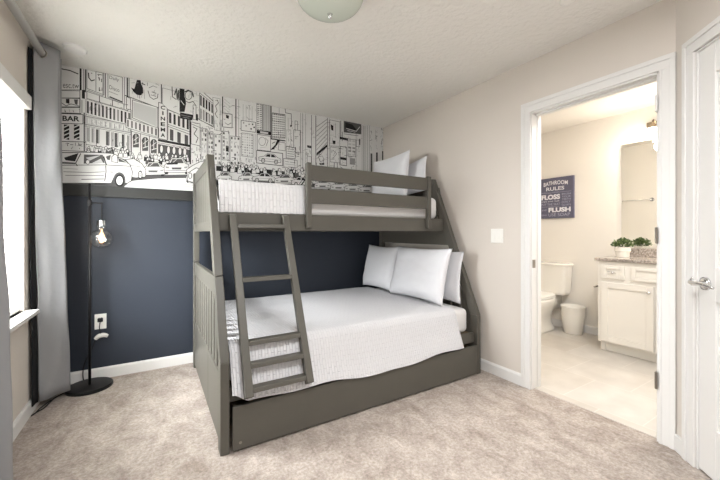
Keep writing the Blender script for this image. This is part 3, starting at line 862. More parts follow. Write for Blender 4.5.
# ------------------------------------------------------------------ mural (wallpaper above the board)
def wall_uv(u, v):
    """where the line of the printed drawing falls on the back wall (x, z)"""
    dx = (u - 360) / 339.0
    d = YB / (0.8536 - 0.521 * dx)
    return d * (0.521 + 0.8536 * dx), EYE + (233 - v) * d / 339.0
mur = MB(); LAY = [0]
WHITE, BLACK, DARK, GREY, LIGHT = 0, 1, 2, 3, 4
MZ0, MZ1, MX0, MX1 = RZ1, H, XL, XR
def clipz(p): return (min(max(p[0], MX0 + 0.001), MX1 - 0.001), min(max(p[1], MZ0 + 0.001), MZ1 - 0.001))
def put(poly, col):
    """poly in wall metres"""
    y = YB - 0.002 - LAY[0] * 0.000008
    q = [clipz(p) for p in poly]
    if len(q) == 4:
        mur.add([(a, y, b) for a, b in q], [tuple(range(4))], col)
    else:
        vs = [(a, y, b) for a, b in q]
        bm = bmesh.new()
        f = bm.faces.new([bm.verts.new(p) for p in vs])
        bm.verts.index_update()
        r = bmesh.ops.triangulate(bm, faces=[f])
        mur.add([tuple(w.co) for w in bm.verts], [tuple(w.index for w in g.verts) for g in bm.faces], col)
        bm.free()
def nxt(): LAY[0] += 1
def fill(pts, col): nxt(); put([wall_uv(*p) for p in pts], col)
def stroke(pts, w=0.7, col=BLACK, close=False):
    """line of width w in drawing pixels (one is about 8 mm)"""
    nxt()
    q = [Vector(wall_uv(*p)) for p in pts]
    if close: q.append(q[0])
    hw = w * 0.0078 / 2
    for a, b in zip(q[:-1], q[1:]):
        t = b - a
        if t.length < 1e-6: continue
        t.normalize(); nn = Vector((-t.y, t.x)) * hw; e = t * hw * 0.6
        put([a - e + nn, a - e - nn, b + e - nn, b + e + nn], col)
def shape(pts, col=WHITE, w=0.6, line=BLACK): fill(pts, col); stroke(pts, w, line, True)
def lerp2(a, b, t): return (a[0] + (b[0] - a[0]) * t, a[1] + (b[1] - a[1]) * t)
def bil(q, s, t): return lerp2(lerp2(q[0], q[1], s), lerp2(q[3], q[2], s), t)   # q: TL TR BR BL
def windows(q, nx, ny, fx=0.55, fy=0.65, col=DARK, frame=0):
    for j in range(ny):
        for i in range(nx):
            s0 = (i + (1 - fx) / 2) / nx; s1 = (i + (1 + fx) / 2) / nx; t0 = (j + (1 - fy) / 2) / ny; t1 = (j + (1 + fy) / 2) / ny
            c = col if not isinstance(col, (list, tuple)) else random.choice(col)
            pts = [bil(q, s0, t0), bil(q, s1, t0), bil(q, s1, t1), bil(q, s0, t1)]
            LAY[0] += 0 if (i or j) else 1
            put([wall_uv(*p) for p in pts], c)
    if frame:
        for j in range(ny):
            for i in range(nx):
                s0 = (i + (1 - fx) / 2) / nx; t0 = (j + (1 - fy) / 2) / ny; t1 = (j + (1 + fy) / 2) / ny; s1 = (i + (1 + fx) / 2) / nx
                stroke([bil(q, s0, t0), bil(q, s1, t0), bil(q, s1, t1), bil(q, s0, t1)], frame, BLACK, True)
def word(s, q, col=BLACK, bold=0.0):
    vs, fs = text_polys(s, bold); nxt()
    y = YB - 0.002 - LAY[0] * 0.000008
    pts = [clipz(wall_uv(*bil(q, a, 1 - b))) for a, b in vs]
    mur.add([(a, y, b) for a, b in pts], fs, col)
def ell(cx, cy, rx, ry, n=16, a0=0, a1=2 * math.pi): return [(cx + rx * math.cos(a0 + (a1 - a0) * k / n), cy + ry * math.sin(a0 + (a1 - a0) * k / n)) for k in range(n + (0 if a1 - a0 > 6.2 else 1))]
def wheel(cx, cy, rx, ry): fill(ell(cx, cy, rx, ry), BLACK); fill(ell(cx, cy, rx * 0.68, ry * 0.72), WHITE); stroke(ell(cx, cy, rx * 0.35, ry * 0.35, 8), 0.4, DARK, True)
def car_side(q, rev=False, dark=BLACK):
    """three-box car seen from the side inside the quad q"""
    f = (lambda s: 1 - s) if rev else (lambda s: s)
    B = lambda pts: [bil(q, f(a), b) for a, b in pts]
    shape(B([(0.0, 0.55), (0.06, 0.45), (0.24, 0.38), (0.38, 0.08), (0.68, 0.05), (0.84, 0.36), (0.97, 0.44), (1.0, 0.62), (0.98, 0.84), (0.02, 0.84)]), WHITE, 0.5)
    fill(B([(0.29, 0.38), (0.40, 0.14), (0.52, 0.12), (0.52, 0.38)]), dark); fill(B([(0.56, 0.38), (0.56, 0.12), (0.67, 0.12), (0.78, 0.36)]), dark)
    stroke(B([(0.03, 0.6), (0.97, 0.6)]), 0.3, DARK)
    for a in (0.2, 0.78):
        c = bil(q, f(a), 0.82); r = abs(bil(q, 0.09, 0)[0] - bil(q, 0, 0)[0]); wheel(c[0], c[1], r, r * 1.15)
def car_front(cx, cy, w, h):
    B = lambda pts: [(cx + (a - 0.5) * w, cy + (b - 0.5) * h) for a, b in pts]
    shape(B([(0.0, 0.62), (0.05, 0.42), (0.2, 0.36), (0.3, 0.04), (0.72, 0.02), (0.85, 0.36), (0.98, 0.44), (1.0, 0.92), (0.02, 0.95)]), WHITE, 0.5)
    fill(B([(0.25, 0.36), (0.33, 0.1), (0.70, 0.09), (0.79, 0.35)]), DARK)
    stroke(B([(0.36, 0.3), (0.5, 0.12)]), 0.5, WHITE)
    fill(B([(0.3, 0.62), (0.7, 0.62), (0.68, 0.74), (0.32, 0.74)]), DARK); fill(B([(0.06, 0.55), (0.2, 0.58), (0.19, 0.68), (0.07, 0.66)]), GREY); fill(B([(0.8, 0.58), (0.94, 0.55), (0.93, 0.66), (0.81, 0.68)]), GREY)
    stroke(B([(0.05, 0.82), (0.96, 0.8)]), 0.5, DARK)
    fill(B([(0.04, 0.9), (0.17, 0.9), (0.16, 1.04), (0.05, 1.04)]), BLACK); fill(B([(0.83, 0.9), (0.96, 0.88), (0.95, 1.02), (0.84, 1.03)]), BLACK)
def scribble(x0, x1, y0, y1, n, w=0.45, col=(BLACK, DARK, GREY)):
    for _ in range(n):
        x = random.uniform(x0, x1); y = random.uniform(y0, y1); L_ = random.uniform(1.2, 4)
        a = random.choice((0, 0.2, 1.57, 1.57, 1.4, random.uniform(0, 3.1)))
        x2 = min(x1, max(x0, x + L_ * math.cos(a))); y2 = min(y1, max(y0, y + L_ * math.sin(a)))
        if abs(x2 - x) + abs(y2 - y) > 0.5: stroke([(x, y), (x2, y2)], w * random.uniform(0.7, 1.3), random.choice(col))
def crowd(x0, x1, y0, y1, n, slope=0.0):
    pts = sorted([(random.uniform(0, 1), random.uniform(0, 1)) for _ in range(n)], key=lambda p: p[1])
    for a, b in pts:
        x = x0 + (x1 - x0) * a; y = y0 + (y1 - y0) * b + slope * (x - x0)
        r = random.uniform(0.9, 1.5)
        if random.random() < 0.45: fill([(x - 2, y + 0.4), (x + 1.8, y + 0.4), (x + 2.2, y + 5), (x - 2.2, y + 5)], random.choice((BLACK, DARK)))
        else: shape([(x - 1.8, y + 1), (x + 1.8, y + 1), (x + 2.4, y + 5), (x - 2.2, y + 5)], WHITE, 0.4)
        shape(ell(x, y, r, r * 1.25, 9), WHITE, 0.45)
# paper ground
put([(MX0, MZ0), (MX1, MZ0), (MX1, MZ1), (MX0, MZ1)], WHITE)
# --- street, left half
fill([(126, 182), (130, 175.5), (190, 174.5), (200, 178), (190, 178), (158, 178.6), (131, 181)], DARK)
fill([(56, 181), (64, 183.5), (128, 183.5), (124, 188.5), (60, 186)], DARK)
stroke([(133, 184), (165, 182.5), (200, 186)], 0.4, GREY); stroke([(135, 186.5), (172, 185), (200, 188)], 0.4, GREY)
stroke([(150, 181), (176, 180)], 0.5, LIGHT)
# first billboard and the bar
shape([(56, 63), (80, 67.5), (80, 90), (56, 90)], WHITE, 0.5)
stroke([(62, 69), (70, 70.6), (78, 74)], 1.0)
word('esc.tw', [(63, 83), (79, 84.5), (79, 88.5), (63, 88)], DARK)
shape([(56, 90.5), (80, 91), (80, 98), (56, 98)], WHITE, 0.5, DARK)
shape([(57, 98), (80, 98.5), (80, 107), (57, 107)], WHITE, 0.7)
fill([(66, 99), (69.5, 99), (69.5, 104), (66, 103)], BLACK); fill([(74, 99.5), (78, 99.5), (77.5, 105), (75, 104)], DARK); stroke([(62, 103), (66, 106), (71, 104), (79, 106)], 0.6, DARK)
stroke([(57, 107.5), (80, 107.5)], 0.6)
scribble(64, 80, 108.5, 112, 6, 0.4, (GREY, DARK))
shape([(58, 113.5), (83, 114.5), (83, 124), (58, 123.5)], WHITE, 0.6); stroke([(60, 113.2), (81, 114.0)], 1.3)
word('BAR', [(62.5, 115.6), (79.6, 116.4), (79.6, 121.6), (62.5, 121)], BLACK, 0.03)
for u0, u1 in ((64, 69.3), (74, 79.6)):
    fill([(u0, 124.5), (u1, 125), (u1, 140), (u0, 139)], BLACK)
    for k in range(4): stroke([(u0, 129 + k * 4 - 1.5), (u1, 126.5 + k * 4 - 1.5)], 0.9, WHITE)
stroke([(84.3, 113), (84.3, 151)], 0.9); stroke([(82, 100), (82, 113)], 0.5, DARK); stroke([(86, 100), (86, 150)], 0.4, DARK)
stroke([(60, 141.5), (84, 142)], 0.6); scribble(64, 83, 142.5, 149, 16, 0.5); stroke([(60, 150.5), (100, 152)], 0.6, DARK)
# piers between the billboards
stroke([(80.8, 68), (80.8, 90)], 1.3); stroke([(83.5, 68.5), (83.5, 91)], 0.8, GREY); stroke([(85.6, 69), (85.6, 92)], 1.2, DARK); fill([(82, 90), (85, 90), (85, 99), (82, 98.5)], BLACK)
stroke([(80, 90), (80, 113)], 0.5)
# second billboard: a broad smile
shape([(87, 69.5), (104, 73.5), (104, 95), (87, 88.5)], WHITE, 0.5, DARK)
stroke([(88.5, 73), (89, 78), (91.5, 81), (94.5, 80)], 0.9); stroke([(96, 72), (96, 91)], 0.5, DARK); stroke([(91.5, 73.2), (92, 73.6)], 0.7)
scribble(97.5, 103, 74, 91, 12, 0.55); stroke([(87, 90), (103, 96)], 0.5, DARK)
stroke([(105.5, 73), (105.5, 98.5)], 0.8, DARK); stroke([(103, 73), (103, 96)], 0.8, GREY)
# third billboard
shape([(108, 73), (122.5, 77.5), (122.5, 103.5), (108, 97.5)], WHITE, 0.5, DARK)
word('Daily', [(109.5, 75.5), (119, 78.5), (119, 82.5), (109.5, 80)], DARK); word('Disco', [(109.5, 85), (119.5, 88.5), (119.5, 92.5), (109.5, 89)], DARK)
stroke([(109, 91.5), (118, 95)], 0.4, DARK); stroke([(110, 97), (122, 102)], 1.3)
stroke([(124.5, 77), (124.5, 106)], 0.8, GREY); stroke([(127.5, 78), (127.5, 104)], 1.5, DARK); stroke([(129.3, 78), (129.3, 110)], 0.5, DARK)
# ledge
shape([(87, 91.5), (128, 105.5), (128, 110.5), (87, 98.5)], WHITE, 0.5, DARK)
for u in (99.5, 112.5, 124): stroke([(u, 91.5 + (u - 87) * 0.34), (u, 98.3 + (u - 87) * 0.29)], 0.6)
# upper windows of the pub
q = [(86, 99), (131, 112), (131, 126), (86, 114.5)]
shape(q, WHITE, 0.4, DARK); windows(q, 12, 1, 0.42, 0.78, (DARK, BLACK, GREY, DARK)); windows([(87, 99.5), (132, 112.5), (132, 126), (87, 115)], 12, 1, 0.14, 0.8, GREY)
q = [(85, 116), (131, 125), (131, 133), (85, 124.5)]
shape(q, LIGHT, 0.5, DARK)
word('IRISH PUB', [(88, 118.2), (129, 126.3), (129, 131.3), (88, 123.4)], WHITE, 0.04)
for k in range(9): stroke([bil([(88, 118.2), (129, 126.3), (129, 131.3), (88, 123.4)], (k + 0.85) / 9, 0.1), bil([(88, 118.2), (129, 126.3), (129, 131.3), (88, 123.4)], (k + 0.85) / 9, 1)], 0.35, DARK)
stroke([(85, 126), (131, 134.6)], 0.4, DARK)
for u, w, c in ((88, 1.5, GREY), (92.5, 1.6, GREY), (97.3, 2.6, DARK), (107.5, 3, DARK), (112, 1.5, GREY), (116, 2.8, DARK), (123, 2, BLACK), (128, 1.2, DARK)):
    y0 = 127 + (u - 86) * 0.2
    fill([(u - w / 2, y0), (u + w / 2, y0 + 0.3), (u + w / 2, y0 + 14.5), (u - w / 2, y0 + 14)], c); stroke([(u + w / 2 + 0.7, y0), (u + w / 2 + 0.7, y0 + 14)], 0.35, DARK)
stroke([(86, 144.5), (131, 152)], 0.5); stroke([(131, 110), (131, 152)], 0.7, DARK)
crowd(88, 131, 146, 150, 24, 0.08)
# billboard with the dark bird-like splash and a sketched face
fill([(137, 80), (140.6, 79.6), (141.2, 84), (143, 88), (143.3, 93), (141, 95.4), (137, 95), (133.5, 92), (131, 87.5), (134.5, 89.3), (137.6, 88.6)], BLACK)
stroke([(142, 83.5), (145, 85)], 1.1, DARK)
stroke([(148, 91), (150, 97), (153.5, 99.5), (157.5, 98), (158, 94)], 0.6); stroke([(149, 88), (153, 86), (157, 87.5)], 0.5, DARK); stroke([(152, 92), (156, 93.5)], 0.8, DARK); stroke([(151, 95), (156, 96.5)], 0.6, DARK); stroke([(156, 84), (159, 85.5)], 0.6, GREY)
stroke([(144, 90), (144.5, 99)], 0.5, GREY); stroke([(125, 95.5), (161, 109)], 0.8); stroke([(161.4, 84), (161.4, 103)], 0.9)
shape([(126.5, 97), (130.5, 98.5), (130.5, 110), (126.5, 109)], WHITE, 0.5)
shape([(132.5, 100), (157.3, 107.3), (157.3, 128.5), (132.5, 118)], WHITE, 0.6, DARK); fill([(133.5, 102), (156.3, 108.6), (156.3, 126.5), (133.5, 117)], LIGHT)
# small arcade row
q = [(126, 118), (158, 128), (158, 137.5), (126, 127.5)]
shape(q, WHITE, 0.5, DARK); windows(q, 8, 1, 0.36, 0.72, (DARK, BLACK, DARK))
stroke([(130, 131), (158, 138.5)], 0.5, DARK)
for cx, cy in ((136, 135.5), (145.2, 139), (153.8, 141)):
    fill(ell(cx, cy + 2.5, 3.0, 4, 12, math.pi, 2 * math.pi) + [(cx + 3, cy + 12), (cx - 3, cy + 12)], DARK)
    stroke(ell(cx, cy + 2.5, 3.0, 4, 12, math.pi, 2 * math.pi), 0.7)
    stroke([(cx, cy - 1), (cx, cy + 8)], 0.6, WHITE); stroke([(cx - 2, cy + 5), (cx + 2.5, cy + 1.5)], 0.6, WHITE); stroke([(cx - 2, cy + 9), (cx + 2.5, cy + 7.5)], 0.8, WHITE)
for u in (131.5, 140.5, 149.5): stroke([(u, 131 + (u - 131) * 0.26), (u, 158)], 0.6, DARK)
# cinema
q = [(168, 110), (190, 118.5), (190, 132), (168, 124.5)]
shape(q, WHITE, 0.5); windows(q, 5, 1, 0.5, 0.72, BLACK); windows([(169, 111), (191, 119), (191, 131), (169, 124)], 5, 1, 0.15, 0.7, GREY)
stroke([(168, 126.5), (190, 134.5)], 0.6, DARK)
q = [(168, 127.5), (190, 136), (190, 146.5), (168, 140.5)]
windows(q, 3, 1, 0.4, 0.85, DARK, 0.4)
fill([(158, 139), (190, 145), (190, 147.3), (158, 141.3)], BLACK); stroke([(158, 142.8), (190, 148.6)], 0.5)
fill([(158, 144), (190, 150), (190, 162), (158, 161)], DARK)
for u in (161.5, 168.5, 174, 180, 184.8): shape(ell(u, 149 + (u - 160) * 0.12, 1.7, 4, 12), WHITE, 0.5)
shape([(158.6, 102.5), (167.2, 105.2), (167.2, 140.3), (158.6, 138.5)], WHITE, 0.6); stroke([(168, 106), (168, 140)], 0.5, DARK)
for k, ch in enumerate('CINEMA'):
    y0 = 105.6 + k * 5.5
    wd = 2.2 if ch != 'I' else 0.7
    word(ch, [(162.9 - wd, y0), (162.9 + wd, y0 + 0.5), (162.9 + wd, y0 + 4.3), (162.9 - wd, y0 + 3.9)], BLACK, 0.03)
shape([(162.5, 88), (181, 93), (181, 115), (168, 109.5), (162.5, 104)], WHITE, 0.4, DARK)
stroke([(172, 87), (172.4, 97), (176, 99.5)], 0.8); stroke([(174.5, 95), (176.5, 89), (177.2, 99.5), (178.6, 90.5), (178.8, 100)], 1.2, DARK)
# poster of a reader with dark hair
fill([(179.5, 88.5), (184.5, 89.3), (183, 94), (185.5, 99), (186, 104), (184.5, 112), (179.5, 112)], BLACK)
shape(ell(188.5, 95.5, 3.4, 4.2), WHITE, 0.6); stroke([(185, 92), (188, 90.4), (192, 92), (193.5, 97)], 1.1); stroke([(185.5, 101), (189, 103), (193, 101.5), (196, 106)], 0.7)
stroke([(181, 101), (184, 105)], 0.8, WHITE)
fill([(180, 112.5), (193, 115), (192.3, 120.5), (180, 118.5)], BLACK); stroke([(181, 115), (191, 117)], 0.5, GREY); stroke([(183, 117.3), (190, 118.5)], 0.5, GREY)
shape([(193, 105), (196, 105.5), (196, 120), (193, 119.5)], WHITE, 0.5); fill([(196, 114), (198, 114.5), (198, 121), (196, 120.5)], BLACK)
# to the bed post
stroke([(190, 118), (190.3, 164)], 1.4); shape([(191, 122), (200, 124), (200, 146), (191, 144)], WHITE, 0.5); stroke([(193, 127), (197, 129), (194, 134), (198, 138), (196, 143)], 0.7); scribble(191.5, 204, 146, 163, 22, 0.6)
stroke([(191, 124), (206, 130)], 0.5); word('H', [(196, 158), (199, 158.6), (199, 163), (196, 162.4)], BLACK)
q = [(199.5, 93), (213.5, 104), (213.5, 126.5), (199.5, 120)]
shape(q, WHITE, 0.6, DARK); windows(q, 5, 2, 0.6, 0.78, (DARK, GREY, BLACK)); stroke([(198, 119), (215, 128)], 0.6); stroke([(204, 93), (214, 102)], 0.9, DARK)
shape([(212.8, 97.5), (220, 99), (220, 131), (214.5, 130)], WHITE, 0.4, DARK); stroke([(217, 100), (218.5, 103), (215.5, 106), (217, 111), (215, 114), (217.5, 118)], 0.7, DARK)
stroke([(222.5, 97), (222.5, 114)], 1.2); stroke([(221, 120), (221, 132)], 0.6)
for k in range(5): stroke([(224, 99 + k * 3.2), (230, 104 + k * 3.2)], 0.35, GREY)
shape([(222.5, 113), (232, 114.5), (232, 128), (222.5, 127)], WHITE, 0.7); fill([(226, 114.5), (229, 116), (228.5, 119), (226, 118)], BLACK); stroke([(225, 123), (228, 125), (231, 123)], 0.6, DARK)
stroke([(235.8, 99), (235.8, 137)], 1.4, DARK); stroke([(238.5, 100), (238.5, 137)], 0.5, GREY)
# low blocks behind the post
for u0, u1, y0, y1 in ((201, 207, 128, 160), (208, 213, 131, 163), (214, 221, 134, 165), (222, 229, 131, 160), (230, 240, 136, 165)):
    q = [(u0, y0), (u1, y0 + 1), (u1, y1), (u0, y1)]
    shape(q, WHITE, 0.5); windows(q, 2 if u1 - u0 < 8 else 3, 7, 0.5, 0.55, (GREY, LIGHT, DARK, WHITE))
fill([(225.8, 146), (228.5, 146.3), (228.5, 152), (225.8, 151.5)], BLACK); scribble(200, 242, 126, 166, 70, 0.5)
# towers
for u in (243, 246, 249, 252): stroke([(u, 104 + (u - 240) * 0.2), (u, 121)], 0.4, GREY)
shape([(241, 120.5), (255.5, 122.5), (255.5, 132.5), (241, 130.5)], WHITE, 0.6)
for c in ((243.5, 123), (246, 126), (249, 124.5), (251, 129), (254, 127.5), (252.5, 124.5)): fill(ell(c[0], c[1], 0.8, 0.9, 8), BLACK if c[0] > 250 else GREY)
q = [(241.5, 133), (253, 134.5), (253, 157.5), (241.5, 156)]
shape(q, WHITE, 0.5, DARK); windows(q, 5, 9, 0.55, 0.5, (LIGHT, GREY)); stroke([(255, 134), (255, 160)], 0.6, GREY)
q = [(256.5, 103.5), (262, 104.5), (262, 131), (256.5, 130)]
shape(q, WHITE, 0.4, DARK); windows(q, 2, 14, 0.75, 0.4, (GREY, DARK))
q = [(262.5, 104.6), (270.5, 106), (270.5, 131.5), (262.5, 131)]
shape(q, LIGHT, 0.5, DARK); windows(q, 5, 1, 0.35, 1.0, GREY); stroke([(271, 106), (271, 139)], 1.2)
fill([(256.5, 130), (271, 132), (271, 135.5), (256.5, 133.5)], BLACK); fill([(260, 131.2), (268, 132.4), (268, 134.4), (260, 133.4)], LIGHT)
shape([(257, 134.5), (270.5, 136.5), (270.5, 151.5), (257, 150)], WHITE, 0.6); stroke(ell(262, 141.5, 3.4, 4.2), 0.45, DARK, True); stroke([(265, 138), (268, 141), (266, 146)], 0.5, DARK); stroke([(260, 148), (266, 147)], 0.4, GREY)
q = [(272, 113), (285, 115), (285, 138.5), (272, 138)]
shape(q, WHITE, 0.5); windows(q, 1, 11, 0.95, 0.4, (GREY, DARK)); windows(q, 6, 1, 0.18, 1.0, WHITE); stroke([(272, 113), (285, 115)], 0.9)
stroke([(279, 108.5), (279, 113)], 0.5, DARK); stroke([(285, 109), (285.5, 113), (291, 114), (291.5, 126)], 0.7); stroke([(288, 118), (288, 140)], 0.5, GREY); fill([(290, 125), (291.5, 125), (291.5, 127), (290, 127)], BLACK)
shape([(286.5, 130), (290.5, 130.5), (290.5, 147), (286.5, 146)], WHITE, 0.4, GREY)
stroke([(294.8, 130), (294.8, 121), (297.4, 121.5), (297.4, 130)], 0.5); shape([(293.5, 130), (300, 130.6), (300, 153), (293.5, 152)], WHITE, 0.5)
stroke([(271, 139), (285, 141)], 1.4); fill([(277, 140), (280, 140.4), (277, 145), (273.5, 149.5), (270, 150), (275, 145)], BLACK); shape([(279, 142), (285, 143), (285, 151), (278, 150)], WHITE, 0.5)
stroke([(272, 143.5), (275, 142)], 0.8, DARK)
# car billboard
shape([(256.5, 150.5), (282.5, 153.5), (282.5, 166), (256.5, 163)], WHITE, 0.8)
car_side([(258.5, 152), (280.8, 154.6), (280.8, 164.4), (258.5, 162)])
shape([(286, 146.5), (295, 148), (295, 159), (286, 158)], WHITE, 0.7)
for k in range(4): stroke([(287.3, 149 + k * 2.3), (293.6, 149.8 + k * 2.3)], 0.6, DARK)
shape([(283.5, 158.5), (297, 160.5), (297, 168), (283.5, 166.5)], WHITE, 0.6); stroke([(285, 161.5), (295.5, 163)], 0.5, DARK); stroke([(285, 164), (295.5, 165.3)], 0.5, GREY); scribble(294, 299, 146, 168, 14, 0.6)
# tall lines and the slanted glass front
for u, w in ((300.5, 0.4), (302.5, 0.8), (305.3, 0.5), (311.3, 0.6), (315.6, 0.9), (327.2, 0.8), (329, 0.4)): stroke([(u, 113 + (u - 300) * 0.19), (u, 182)], w, random.choice((DARK, GREY, BLACK)))
for k in range(8): stroke([(316.4, 127 + k * 4.6), (326.8, 118.5 + k * 4.0 + (0 if k else 1))], 0.45 if k % 2 else 0.9, DARK if k % 2 else GREY)
fill([(316.4, 153), (327, 144.5), (327, 147), (316.4, 156)], BLACK)
fill([(307, 145.3), (311, 146), (311, 148.5), (307, 147.5)], BLACK); scribble(303, 311, 149, 172, 16, 0.5); shape([(307, 156), (311, 157), (311, 168), (307, 167)], WHITE, 0.5)
shape([(318, 157), (322, 156), (324, 160), (320, 162)], WHITE, 0.5); fill([(319, 163.3), (324, 163), (324, 165), (319.5, 165)], BLACK); scribble(317, 327, 150, 168, 12, 0.5)
shape([(329.5, 120), (339.5, 122), (339.5, 146.5), (329.5, 146)], WHITE, 0.5); fill([(330.4, 124.5), (333, 126), (333, 131), (331, 130)], BLACK); fill([(332.5, 140.5), (335.3, 141), (335, 144.3), (332.5, 144)], BLACK); stroke([(335, 123), (335.5, 138)], 0.4, DARK)
shape([(330, 147), (339, 148.3), (339, 163), (330, 162)], WHITE, 0.5); stroke([(332.5, 150), (336.5, 154), (333, 158)], 0.5, DARK); stroke([(336, 150), (333, 156)], 0.5, GREY); stroke([(334, 163), (334, 169)], 0.8); stroke([(337, 163), (337, 169)], 0.8)
stroke([(340.5, 121), (340.5, 140)], 0.9); fill([(339.5, 136.8), (348, 138.6), (348, 141), (339.5, 139)], BLACK)
fill([(343.5, 121), (361, 124.5), (361, 134.5), (343.5, 132.5)], DARK); fill([(345, 122.5), (352, 124.6), (357, 131), (345, 128)], BLACK); stroke([(346, 128.5), (356, 131.5), (359.5, 127)], 0.9, WHITE); stroke([(347, 130.5), (355, 132.5)], 0.6, WHITE)
stroke([(343.5, 134), (358, 136)], 0.6); stroke([(342, 132), (342, 141)], 0.8)
shape([(340, 146.5), (346.3, 147.3), (346.3, 166), (340, 165)], WHITE, 0.8); fill([(340, 157), (346, 158), (346, 160.5), (340, 159.5)], BLACK)
q = [(347.5, 139), (355.5, 140), (355.5, 157), (347.5, 156)]
shape(q, WHITE, 0.5); windows(q, 2, 5, 0.7, 0.5, (LIGHT, GREY, LIGHT)); fill([(349.5, 158), (354.8, 158.6), (354.8, 165), (349.5, 164.5)], GREY); shape([(356, 140), (359.5, 140.4), (359.5, 147), (356, 146.5)], WHITE, 0.5); fill([(358.7, 139), (360, 139), (360, 145), (358.7, 145)], DARK)
for u, w in ((355.8, 0.5), (361.8, 0.6), (363.6, 0.9), (365.2, 0.5), (367, 0.5), (369.2, 0.6)): stroke([(u, 126), (u, 176)], w, random.choice((DARK, GREY)))
fill([(370.2, 153.5), (372, 153.6), (372, 175), (370.2, 175)], DARK); fill([(375.8, 152.5), (377.4, 152.6), (377.4, 163), (375.8, 163)], BLACK); fill([(381.8, 151), (383.0, 151.1), (383.0, 161.5), (381.8, 161.5)], BLACK)
for u in (370.5, 376, 381.5): scribble(u - 1.2, u + 1.2, 128, 151, 13, 0.5, (DARK, GREY))
stroke([(340, 167), (346, 171)], 0.8); scribble(329, 356, 146, 170, 26, 0.5)
for x0, x1, y0, y1, k in ((223, 256, 104, 120, 26), (241, 256, 157, 166, 18), (272, 300, 118, 150, 40), (286, 330, 118, 160, 46), (329, 362, 124, 166, 50), (86, 128, 100, 112, 24), (131, 160, 82, 100, 16), (168, 200, 92, 118, 24), (192, 222, 100, 130, 26), (84, 130, 138, 150, 26)):
    scribble(x0, x1, y0, y1, k, 0.34, (DARK, GREY, GREY, BLACK))
# crowd and traffic behind the upper bunk
crowd(132, 188, 153, 160, 44, 0.05)
fill([(216, 166), (262, 169), (322, 176), (322, 181), (255, 174), (216, 171)], BLACK)
crowd(222, 318, 163.5, 167.5, 52, 0.07)
scribble(222, 318, 162, 174, 40, 0.6, (WHITE, BLACK, DARK))
fill([(214, 179), (320, 184), (320, 187.5), (214, 184.5)], DARK)
car_front(224, 177.5, 15, 12); car_front(246, 177.5, 16, 10.5); car_side([(252, 172), (275, 173.5), (275, 183), (252, 182)]); car_front(284, 179.5, 20, 10.5); car_side([(291, 176), (312, 177.5), (312, 187), (291, 186)], True)
stroke([(301, 185), (308, 175), (313, 171)], 1.6); stroke([(299, 184), (306, 174)], 0.8)
for u in (322, 338, 352, 366): car_front(u, 184.5 + (u - 322) * 0.1, 16, 10.5)
fill([(316, 189), (380, 193), (380, 195), (316, 191)], DARK)
# big traffic, left
car_front(153, 169, 24, 14); car_front(176.5, 165.8, 25, 16)
fill([(166.5, 163.2), (178, 162.6), (177.5, 164.6), (167, 165)], BLACK)
shape([(124, 160), (134, 159), (142, 164), (146, 170), (145.5, 177), (136, 178), (124, 176)], WHITE, 0.6); stroke([(126, 165), (140, 167)], 0.4, DARK); wheel(140.3, 175, 2.3, 4.3)
car_front(195, 176, 18, 13); shape([(186.5, 170), (192, 166), (200, 162), (212, 160), (212, 184), (188, 183)], WHITE, 0.6); stroke([(188, 173), (196, 168), (203, 170)], 0.7); stroke([(187, 181), (194, 183)], 1.0); stroke(ell(190, 176, 1.6, 3, 10), 0.6, BLACK, True)
shape([(54, 153), (70, 153), (82, 152.5), (101, 153), (113, 153.8), (121, 160), (130, 164.5), (132.5, 172), (131.5, 181), (127, 183.5), (63, 183.5), (58, 178), (54, 178)], WHITE, 0.7)
fill([(64.5, 158), (79, 153.3), (75.5, 161.8), (66, 160.6)], BLACK); fill([(62, 162), (76, 163), (75.5, 164.5), (62, 164)], DARK); stroke([(81, 154), (76, 163.5), (77.5, 166)], 0.8, DARK)
fill([(84.3, 154.8), (103, 155.2), (105, 163.2), (84, 164)], DARK); fill([(86, 158), (101, 155.6), (90, 161)], LIGHT); fill([(92, 163.4), (101, 159), (103.5, 163.2)], LIGHT); shape(ell(88, 162.3, 2, 2.2, 10), WHITE, 0.4)
stroke([(104, 157), (106.5, 165)], 1.0); fill([(106, 157), (111, 155.2), (110, 160.5), (107.5, 160)], DARK); shape([(112, 157), (115, 154.5), (117.5, 156), (118, 163), (112, 162)], WHITE, 0.5)
fill([(118.3, 157.5), (126, 160), (129, 163.3), (119, 162)], DARK); stroke([(119.5, 158.5), (127, 162.8)], 0.5, WHITE)
stroke([(62, 165.5), (106, 165.2), (130, 166.5)], 0.6); stroke([(64, 168.5), (78, 169.5)], 0.4, GREY); stroke([(64, 172), (90, 172.8), (105, 172)], 0.5, DARK); stroke([(66, 175.6), (104, 175.8)], 0.5, DARK); stroke([(82, 179.6), (104, 179.2)], 0.7, DARK); stroke([(106, 166), (106.3, 172), (105, 181)], 0.7); stroke([(110.5, 172.2), (113, 172.4)], 0.7)
fill(ell(119.5, 180.5, 6.2, 8, 14, math.pi, 2 * math.pi) + [(125.7, 183.6), (111, 183.6)], DARK); wheel(119.7, 180.8, 4.7, 6.2)
mo = mur.build('mural', [M['mur_white'], M['mur_black'], M['mur_dark'], M['mur_grey'], M['mur_light']], origin=(0.86, YB, RZ1))
tag(mo, 'black and white city street drawing covering the upper back wall', 'mural')

# ------------------------------------------------------------------ bathroom shell
BX0, BX1, BY0, BY1 = XR + T, 4.29, 0.25, 3.1
m = MB(); m.box(XR + 0.03, BX1 + 0.1, BY0 - 0.1, BY1 + 0.1, -0.08, 0.004)
